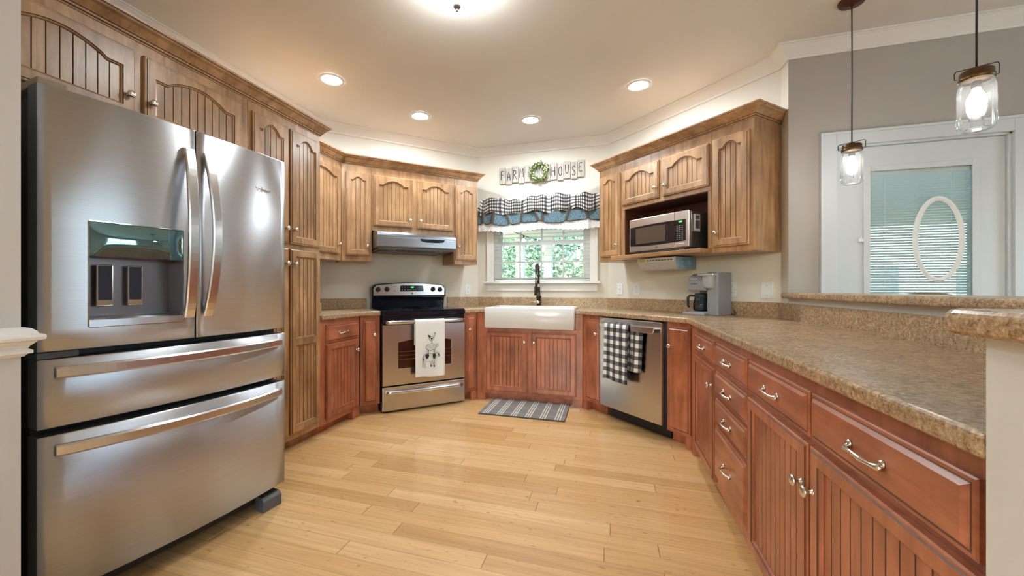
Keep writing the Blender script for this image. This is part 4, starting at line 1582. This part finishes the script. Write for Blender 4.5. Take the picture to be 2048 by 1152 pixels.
# ------------------------------------------------------------------ sign and wreath
SG = empty('farmhouse_sign', (-1.214, 4.4095, 2.400), 0, 'whitewashed plank sign lettered FARM HOUSE above the kitchen window', 'sign')
plank_m, nt, b = newmat('whitewashed_plank')
v = objvec(nt, (14, 14, 2))
nt.links.new(ramp(nt, noise(nt, v, 3, 6, .65), [(.3, (.36, .31, .275)), (.5, (.55, .50, .46)), (.75, (.66, .62, .58))]), b.inputs['Base Color'])
b.inputs['Roughness'].default_value = .8
GL = {
    'F': [[(0, 0), (0, 1)], [(0, 1), (.75, 1)], [(0, .58), (.55, .58)]],
    'A': [[(0, 0), (.1, .55), (.4, .98), (.7, .55), (.8, 0)], [(.08, .42), (.74, .42)]],
    'R': [[(0, 0), (.02, 1)], [(0, 1), (.5, .98), (.7, .8), (.55, .58), (.05, .48)], [(.2, .5), (.8, 0)]],
    'M': [[(0, 0), (.08, 1), (.45, .5), (.85, 1), (.95, 0)]],
    'H': [[(0, 0), (.02, 1)], [(.7, 0), (.7, 1)], [(0, .52), (.7, .55)]],
    'O': [[(.4 + .38 * math.cos(a), .5 + .5 * math.sin(a)) for a in [k / 20 * 2 * PI for k in range(21)]]],
    'U': [[(0, 1), (.03, .4), (.12, .1), (.38, 0), (.62, .1), (.72, .4), (.74, 1)]],
    'S': [[(.7, .85), (.55, .98), (.3, 1), (.1, .85), (.12, .65), (.4, .52), (.65, .38), (.68, .18), (.5, .02), (.22, 0), (.02, .14)]],
    'E': [[(.75, 1), (.05, .98), (0, .5), (.05, .05), (.78, .08)], [(.02, .52), (.58, .55)]],
}
seq = 'FARM....HOUSE'
dz_ = [.0, -.011, .006, -.006, .004, -.008, .006, -.004, .006, -.008, .008, -.004, .012]
lz = [0, -.014, .0, .018, 0, 0, 0, 0, .002, -.004, .018, -.012, .028]
for k, ch in enumerate(seq):
    x = k * .0725
    m = MB(); m.box(x + .002, x + .068, -.022, -.010, dz_[k] - .092, dz_[k] + .092)
    pk = obj('plank', m, plank_m, SG, bevel=.0015, seg=1)
    if ch != '.':
        m = MB()
        for st in GL[ch]:
            m.tube([(x + .0155 + .044 * px_, -.0222, -.048 + .098 * pz + lz[k] * .8) for px_, pz in st], .0040, 6, flat=1)
        obj('letter', m, ink, pk)
m = MB(); m.box(.01, .93, -.0098, -.0005, .030, .055); m.box(.01, .93, -.0098, -.0005, -.055, -.030); obj('batten', m, plank_m, SG)

WRx, WRz = -.757, 2.403
WRT = empty('wreath', (WRx, 4.368, WRz), 0, 'small round green leaf wreath with cream blossoms hung on the plank sign', 'wreath')
m = MB()
for j in range(3):
    pts = []
    for k in range(41):
        a = 2 * PI * k / 40
        r = .078 + .006 * math.sin(a * 5 + j * 2)
        pts.append((r * math.cos(a), -.006 + .006 * math.sin(a * 4 + j * 2.1), r * math.sin(a)))
    m.tube(pts, .003, 5)
obj('vine_ring', m, mat('vine_brown', (.14, .075, .035), .8), WRT)
leafA = MB(); leafB = MB(); blos = MB()
def leaf(mb, p, d, n, ln, wd):
    d = d.normalized(); s_ = d.cross(n).normalized(); u = s_.cross(d)
    mb.add([p, p + d * ln * .45 + s_ * wd + u * wd * .3, p + d * ln, p + d * ln * .45 - s_ * wd + u * wd * .3, p + d * ln * .5], [(0, 1, 4), (1, 2, 4), (2, 3, 4), (3, 0, 4)], 0)
rnd = random.Random(4)
for k in range(420):
    a = rnd.uniform(0, 2 * PI)
    r = .078 + rnd.gauss(0, .014)
    p = Vector((r * math.cos(a), -.008 + rnd.uniform(-.016, .010), r * math.sin(a)))
    d = Vector((math.cos(a) * rnd.uniform(-.4, 1) - math.sin(a) * rnd.uniform(-.3, 1.3), rnd.uniform(-.9, .1), math.sin(a) * rnd.uniform(-.4, 1) + math.cos(a) * rnd.uniform(-.3, 1.3)))
    leaf(leafA if k % 5 < 3 else leafB, p, d, Vector((0, -1, .1)), rnd.uniform(.018, .034), rnd.uniform(.004, .007))
for k in range(46):
    a = rnd.uniform(0, 2 * PI)
    r = .080 + rnd.gauss(0, .013)
    c_ = Vector((r * math.cos(a), -.026 + rnd.uniform(-.006, .006), r * math.sin(a)))
    R_ = rnd.uniform(.006, .011)
    for j in range(5):
        t = 2 * PI * j / 5 + k
        d = Vector((math.cos(t), -.25, math.sin(t)))
        leaf(blos, c_, d, Vector((0, -1, 0)), R_, R_ * .42)
obj('foliage', leafA, mat('leaf_green', (.085, .16, .035), .6), WRT)
obj('foliage', leafB, mat('leaf_sage', (.22, .30, .10), .6), WRT)
obj('blossom', blos, mat('cream_blossom', (.72, .70, .46), .7), WRT)
m = MB(); m.tube([(0, -.004, .070), (.002, -.006, .03), (-.002, -.006, 0), (.003, -.006, -.035)], .002, 5); m.tube([(0, -.005, .072), (-.012, -.01, .05), (-.004, -.01, .03)], .002, 5)
obj('twine', m, mat('twine_brown', (.10, .055, .03), .9), WRT)

# ------------------------------------------------------------------ valance
VX0, VX1, VY = -1.452, -.085, 4.335
VAL = empty('window_valance', (VX0, VY, 1.95), 0, 'layered valance of black gingham ruffle, slub denim band and white lace', 'valance')
VW = VX1 - VX0
rn = random.Random(11)
ph = [rn.uniform(0, 6.28) for _ in range(8)]
def ruff(x, f=1.0):
    return math.sin(x * 31 * f + ph[0] + 1.3 * math.sin(x * 9)) * .6 + math.sin(x * 57 * f + ph[1]) * .35 + math.sin(x * 13 * f + ph[2]) * .5
def tz(x): return .012 * math.sin(x * 19 + ph[3] + 1.1 * math.sin(x * 7)) + .008 * math.sin(x * 41 + ph[4]) + .012 * math.sin(x * 8 + 1)
def squash(x):          # gathers: cloth bunches up and opens out along the rod
    return x + .016 * math.sin(x * 24 + ph[0]) + .008 * math.sin(x * 47 + ph[5])
m = MB()
m.grid(lambda a, t: (.028 + (VW - .028) * a, -.034 - .030 * ruff(VW * a) * (abs(t - .45) + .15) - .012 * math.sin(PI * t),
       -.002 + (.172 + tz(VW * a)) * t + (1 - t) * (.014 * math.sin(VW * a * 26 + ph[5] + math.sin(VW * a * 6)) + .012 * math.sin(VW * a * 13))), 260, 14, 0, True,
       lambda a, t: (squash(VW * a) * 1.3, .18 * t + .010 * math.sin(VW * a * 22 + ph[2])))
obj('ruffle', m, gingham, VAL, solid=.002)
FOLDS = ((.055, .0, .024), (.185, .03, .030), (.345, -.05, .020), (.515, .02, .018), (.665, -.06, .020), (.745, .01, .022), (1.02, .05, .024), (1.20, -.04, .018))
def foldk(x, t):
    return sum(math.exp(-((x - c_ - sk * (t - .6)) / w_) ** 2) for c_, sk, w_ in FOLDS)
m = MB()
m.grid(lambda a, t: (VW * a, -.018 - .030 * foldk(VW * a, t) * (.5 + .5 * t) - .010 * ruff(VW * a * .7),
       -.118 + .165 * t + (.012 * math.sin(VW * a * 11 + ph[6]) + .014 * foldk(VW * a, 0)) * (1 - t)), 260, 16, 0, True, lambda a, t: (VW * a, .158 * t))
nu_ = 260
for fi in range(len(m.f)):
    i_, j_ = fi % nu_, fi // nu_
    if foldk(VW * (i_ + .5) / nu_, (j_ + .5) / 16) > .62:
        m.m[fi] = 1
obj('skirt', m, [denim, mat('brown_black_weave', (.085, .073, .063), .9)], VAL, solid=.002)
m = MB()
def lace_bot(x):
    return abs(math.sin(x * PI / .052)) * .014
m.grid(lambda a, t: (VW * a, -.008 - .010 * ruff(VW * a * .7) * (1 - t) - .010 * foldk(VW * a, 0) * .8,
       -.200 + .014 - lace_bot(VW * a) * (1 - t) + .012 * math.sin(VW * a * 9 + 1) * (1 - t) + .105 * t), 300, 8, 0, True, lambda a, t: (VW * a, .1 * t))
obj('lace', m, lace_m, VAL)
m = MB(); m.tube([(-.005, .0735, .085), (-.005, -.01, .085), (.01, -.022, .085), (VW - .01, -.022, .085), (VW + .0, -.01, .085), (VW, .0735, .085)], .006, 8); obj('curtain_rod', m, bronze, VAL)

# ------------------------------------------------------------------ rug
m = MB()
RGW, RGD = .755, .500
m.grid(lambda a, t: (RGW * a, RGD * t, .012 + .0015 * math.sin(a * 40) * 0), 4, 4, 0, False, lambda a, t: (RGW * a, RGD * t))
n0 = len(m.v)
m.loops([[(0, 0, .012), (RGW, 0, .012), (RGW, RGD, .012), (0, RGD, .012)], [(-.004, -.004, .006), (RGW + .004, -.004, .006), (RGW + .004, RGD + .004, .006), (-.004, RGD + .004, .006)], [(0, 0, .0005), (RGW, 0, .0005), (RGW, RGD, .0005), (0, RGD, .0005)]], 1, True, False, True)
tag(obj('floor_mat', m, [rug_m, mat('rug_edge', (.07, .06, .055), .95)], None, (-1.125, 3.352, 0), math.radians(.3)), 'grey and cream striped plaid mat on the floor before the sink', 'rug')

# ------------------------------------------------------------------ lamps
lens = glow('lamp_lens_glow', (.90, 1.0, 1.05), 195)
CANS = [((-2.055, 2.570), 'recessed ceiling light near the pantry, leftmost of the four'), ((-1.700, 3.357), 'recessed ceiling light above the range hood cabinets'),
        ((-.733, 3.747), 'recessed ceiling light before the sink window'), ((.210, 3.359), 'recessed ceiling light nearest the microwave cabinets')]
ring = MB(); ring.lathe([(.066, -.002), (.070, -.006), (.092, -.005), (.097, -.0005)], seg=40)
ring_me = ring.mesh('trim_ring', white_trim)
lensb = MB(); lensb.lathe([(.0001, -.004), (.040, -.0045), (.066, -.002)], seg=32)
lens_me = lensb.mesh('lens', lens)
for (x, y), lab in CANS:
    r = empty('recessed_light', (x, y, CZ), 0, lab, 'ceiling light', 'recessed ceiling lights')
    link('trim_ring', ring_me, r)
    link('lens', lens_me, r)
FM = empty('flush_ceiling_light', (-.755, 1.905, CZ), 0, 'flush ceiling light with white glass bowl and dark finial', 'ceiling light')
m = MB(); m.lathe([(.190, -.03), (.180, -.075), (.150, -.110), (.10, -.135), (.05, -.148), (.0001, -.152)], seg=40); obj('glass_bowl', m, glow('bowl_glow', (.94, 1.0, 1.0), 15), FM)
m = MB(); m.lathe([(.0001, -.0005), (.15, -.0005), (.16, -.02), (.198, -.028), (.198, -.036), (.190, -.036)], seg=40); obj('pan', m, nickel, FM)
m = MB(); m.lathe([(.022, -.1495), (.022, -.160), (.014, -.170), (.006, -.172), (.006, -.178), (.0085, -.183), (.0001, -.190)], seg=20); obj('finial', m, mat('pewter', (.20, .18, .165), .4, .8), FM)

bulb_m = glow('bulb_glow', (1.0, 1.0, .97), 38)
def pendant(x, y, lab):
    r = empty('mason_jar_pendant', (x, y, CZ), 0, lab, 'pendant light', 'mason jar pendants')
    m = MB(); m.lathe([(.0001, -.0005), (.060, -.0005), (.062, -.006), (.055, -.022), (.012, -.027), (.006, -.034), (.0001, -.034)], seg=28); obj('canopy', m, mat('bronze_canopy', (.09, .03, .018), .35, .6), r)
    m = MB(); m.tube([(0, 0, -.030), (.001, 0, -.4), (0, 0, -.80)], .0032, 8); obj('cord', m, black_matte, r)
    z = 1.918 - CZ
    m = MB(); m.lathe([(.0001, .012), (.012, .012), (.014, 0), (.040, 0), (.043, -.004), (.043, -.020), (.046, -.022), (.046, -.034), (.043, -.036)], (0, 0, z), 'z', 28); obj('lid', m, mat('antique_brass_lid', (.13, .075, .035), .35, .85), r)
    m = MB(); m.lathe([(.040, -.030), (.042, -.042), (.0475, -.060), (.0485, -.075), (.0485, -.190), (.046, -.208), (.036, -.218), (.030, -.213), (.0001, -.211)], (0, 0, z), 'z', 32)
    for k in range(3):
        m.lathe([(.0425, -.036 - .005 * k), (.0440, -.038 - .005 * k), (.0425, -.040 - .005 * k)], (0, 0, z), 'z', 28)
    for k in range(10):
        a = 2 * PI * k / 10
        m.tube([(.0485 * math.cos(a), .0485 * math.sin(a), z - .16), (.0485 * math.cos(a), .0485 * math.sin(a), z - .195)], .002, 5)
    obj('jar', m, jar_glass, r)
    m = MB()
    m.tube([(-.047, 0, z - .028), (-.062, 0, z - .026), (-.063, 0, z - .004), (-.058, 0, z + .004), (0, 0, z + .014), (.058, 0, z + .024), (.063, 0, z + .018), (.062, 0, z - .018), (.047, 0, z - .024)], .0018, 6); obj('bail_wire', m, mat('wire_iron', (.04, .035, .033), .4, .7), r)
    m = MB(); m.lathe([(.0001, -.036), (.014, -.038), (.014, -.062), (.010, -.064)], (0, 0, z), 'z', 16); obj('socket', m, bronze, r)
    m = MB(); m.lathe([(.010, -.064), (.013, -.075), (.024, -.100), (.026, -.118), (.020, -.138), (.0001, -.147)], (0, 0, z), 'z', 20); obj('bulb', m, bulb_m, r)
    return r
pendant(1.285, 2.715, 'mason jar pendant hanging in front of the dining door, farther of two')
pendant(1.285, 1.924, 'mason jar pendant hanging nearest over the raised bar')

# ------------------------------------------------------------------ dining chairs behind the bar
def chair(x, y, rz, lab, top):
    r = empty('dining_chair', (x, y, 0), rz, lab, 'chair', 'dining chairs behind the bar')
    wd = mat('chair_wood', (.20, .11, .055), .5)
    m = MB(); m.box(-.21, .21, -.21, .21, .43, .46); obj('seat', m, wd, r, bevel=.01)
    for sx_ in (-1, 1):
        for sy_ in (-1, 1):
            m = MB(); m.tube([(.18 * sx_, .18 * sy_, .43), (.20 * sx_, .20 * sy_, 0)], [.018, .013], 8); obj('leg', m, wd, r)
    m = MB()
    for sx_ in (-1, 1):
        m.tube([(.19 * sx_, .19, .455), (.20 * sx_, .25, top - .06)], .014, 8)
    L = []
    for k in range(17):
        t = k / 16 * 2 - 1
        zz = top - .05 * t * t
        L.append([(.215 * t, .24 + .02 * (1 - t * t), zz - .09), (.215 * t, .24 + .02 * (1 - t * t), zz), (.215 * t, .262 + .02 * (1 - t * t), zz), (.215 * t, .262 + .02 * (1 - t * t), zz - .09)])
    m.loops(L, 0, True, True, True)
    for k in (-.5, 0, .5):
        m.tube([(.3 * k, .19, .455), (.3 * k, .255, top - .09)], .009, 6)
    obj('backrest', m, wd, r)
chair(1.66, 2.52, 0, 'brown wooden chair whose curved crest shows over the bar before the door', 1.095)
chair(2.135, 2.36, math.radians(8), 'brown wooden chair at right whose crest tip shows over the bar', 1.094)

# ------------------------------------------------------------------ outside the windows
m = MB(); m.box(-14, 14, 4.75, 30, -.5, -.35); tag(obj('lawn', m, mat('grass_green', (.16, .26, .08), .95)), 'green lawn seen outside the kitchen window', 'lawn')['kind'] = 'structure'
m = MB(); m.box(-5, 5.5, 3.4, 4.40, -.5, -.02) if False else m.box(-4, 5.5, 4.72, 7.2, -.34, -.05); o = obj('porch_deck', m, mat('deck_grey', (.42, .40, .37), .8)); tag(o, 'grey porch deck outside the kitchen window', 'porch'); o['kind'] = 'structure'
pw = mat('porch_white_paint', (.80, .81, .82), .5)
m = MB(); m.box(-4, 5.5, 6.85, 7.15, 2.02, 2.35); o = tag(obj('porch_beam', m, pw), 'white porch beam spanning across the top of the kitchen window view', 'porch beam'); o['kind'] = 'structure'
m = MB(); m.box(-4, 5.5, 4.72, 7.3, 2.35, 2.42); o = tag(obj('porch_ceiling', m, pw), 'white porch ceiling outside the kitchen window', 'porch ceiling'); o['kind'] = 'structure'
for x, lab in ((-1.55, 'white square porch post seen at left in the kitchen window'), (-1.05, 'white square porch post seen behind the faucet in the window')):
    m = MB(); m.box(x - .07, x + .07, 6.93, 7.07, -.05, 2.02); m.box(x - .09, x + .09, 6.91, 7.09, -.05, .08); m.box(x - .09, x + .09, 6.91, 7.09, 1.94, 2.02)
    tag(obj('porch_post', m, pw, bevel=.005), lab, 'porch post', 'porch posts')
SL = empty('string_light', (0, 6.0, 0), 0, 'string of white bulbs hanging from the porch outside the window', 'string light')
m = MB(); m.tube([(-2.2, 0, 2.30), (-1.6, 0, 2.05), (-1.1, 0, 1.86), (-.7, 0, 1.76), (-.2, 0, 1.72), (.4, 0, 1.80), (1.0, 0, 2.0)], .006, 6); obj('cord', m, black_matte, SL)
for x, z in ((-1.62, 2.06), (-1.28, 1.93), (-.98, 1.82), (-.45, 1.735), (.1, 1.75)):
    m = MB(); m.lathe([(.012, 0), (.014, -.05), (.0001, -.05)], (x, 0, z), 'z', 10); s_ = obj('socket', m, black_matte, SL)
    m = MB(); m.lathe([(.012, -.05), (.032, -.085), (.034, -.11), (.022, -.14), (.0001, -.148)], (x, 0, z), 'z', 14); obj('bulb', m, glow('porch_bulb_glow', (1, .97, .9), 1.5) if 'porch_bulb_glow' not in MATS else MATS['porch_bulb_glow'], SL)
GR = empty('covered_grill', (-2.02, 6.2, -.05), .3, 'barbecue grill under a blue grey cover on the porch', 'grill')
m = MB()
m.loops([[(-.55, -.3, 0), (.55, -.3, 0), (.55, .3, 0), (-.55, .3, 0)], [(-.52, -.27, .85), (.52, -.27, .85), (.52, .27, .85), (-.52, .27, .85)], [(-.36, -.24, 1.20), (.36, -.24, 1.20), (.36, .24, 1.20), (-.36, .24, 1.20)], [(-.30, -.1, 1.32), (.30, -.1, 1.32), (.30, .12, 1.32), (-.30, .12, 1.32)]], 0, True, True, True)
obj('cover', m, mat('tarp_blue_grey', (.10, .20, .24), .6), GR, bevel=.04, seg=3)
rnd = random.Random(21)
bark = mat('tree_bark', (.12, .085, .06), .9)
lm = [mat('tree_leaf_deep', (.22, .37, .25), .6), mat('tree_leaf_light', (.40, .56, .42), .6)]


def tree(x, y, h, r, lab, n=4200):
    t = empty('garden_tree', (x, y, -.35), 0, lab, 'tree', 'trees beyond the porch')
    m = MB(); m.tube([(0, 0, 0), (.05, .02, h * .3), (.0, .05, h * .6)], [.14, .11, .05], 8); obj('trunk', m, bark, t)
    for q_ in range(2):
        m = MB()
        for k in range(n):
            while True:
                p = Vector((rnd.uniform(-1, 1), rnd.uniform(-1, 1), rnd.uniform(-1, 1)))
                if .35 < p.length < 1: break
            lump = 1 + .22 * math.sin(p.x * 7 + x) * math.cos(p.z * 6 + y)
            c_ = Vector((p.x * r * lump, p.y * r * lump, h * .54 + p.z * h * .48))
            d = Vector((rnd.uniform(-1, 1), rnd.uniform(-1, 1), rnd.uniform(-1, .6)))
            leaf(m, c_, d, Vector((rnd.uniform(-1, 1), rnd.uniform(-1, 1), 1)).normalized(), rnd.uniform(.09, .17), rnd.uniform(.028, .05))
        obj('foliage', m, lm[q_], t)


tree(-4.2, 9.6, 4.6, 1.0, 'leafy tree at the left edge of the kitchen window view')
tree(-1.9, 10.6, 4.2, .95, 'leafy tree behind the left pane between the porch posts')
tree(.2, 9.6, 3.3, .95, 'broad leafy tree right of the faucet in the window view')
tree(2.4, 10.8, 3.5, .95, 'leafy tree at the right side of the kitchen window view')
tree(-.9, 13.6, 4.4, 1.1, 'tall leafy tree farthest back between the window porch posts')
tree(1.6, 14.0, 4.0, 1.1, 'tall leafy tree farthest back behind the right window panes')
tree(-3.4, 13.2, 5.0, 1.2, 'tall leafy tree farthest back at left of the kitchen window view')
tree(4.4, 12.4, 4.4, 1.0, 'tall leafy tree farthest right beyond the porch')
tree(9.6, 9.6, 4.4, 1.1, 'leafy tree seen through the dining room door blind')
HO = empty('neighbour_house', (8.6, 14.5, -.35), -.15, 'blue grey house with gabled roof seen through the dining room door', 'house')
m = MB(); m.box(-3, 3, 0, 5, 0, 2.6); m.prism([(-3, 2.6), (3, 2.6), (0, 4.3)], 0, 5, ax='y'); obj('wall', m, mat('house_siding', (.36, .41, .43), .7), HO)
m = MB(); m.prism([(-3.4, 2.5), (-3.4, 2.62), (0, 4.55), (3.4, 2.62), (3.4, 2.5), (0, 4.4)], -.3, 5.3, ax='y'); obj('roof', m, mat('house_shingle', (.22, .23, .25), .8), HO)
for x in (-1.6, .6):
    m = MB(); m.box(x, x + 1.0, -.04, -.001, 1.0, 2.1); obj('window', m, mat('house_glass', (.12, .15, .18), .1), HO)
OV = MB()
L = []
for k in range(41):
    a = 2 * PI * k / 40
    c_ = Vector((.112 * math.cos(a), 0, .250 * math.sin(a)))
    n_ = Vector((math.cos(a), 0, math.sin(a)))
    L.append([c_ - n_ * .015, c_ + Vector((0, -.008, 0)), c_ + n_ * .015, c_ + Vector((0, .008, 0))])
OV.loops(L, 0, True)
tag(obj('oval_ring', OV, pw, None, (1.923, 3.146, 1.420)), 'white oval ring just in front of the dining door glass', 'ornament')  # plain white oval ring set just before the door glass
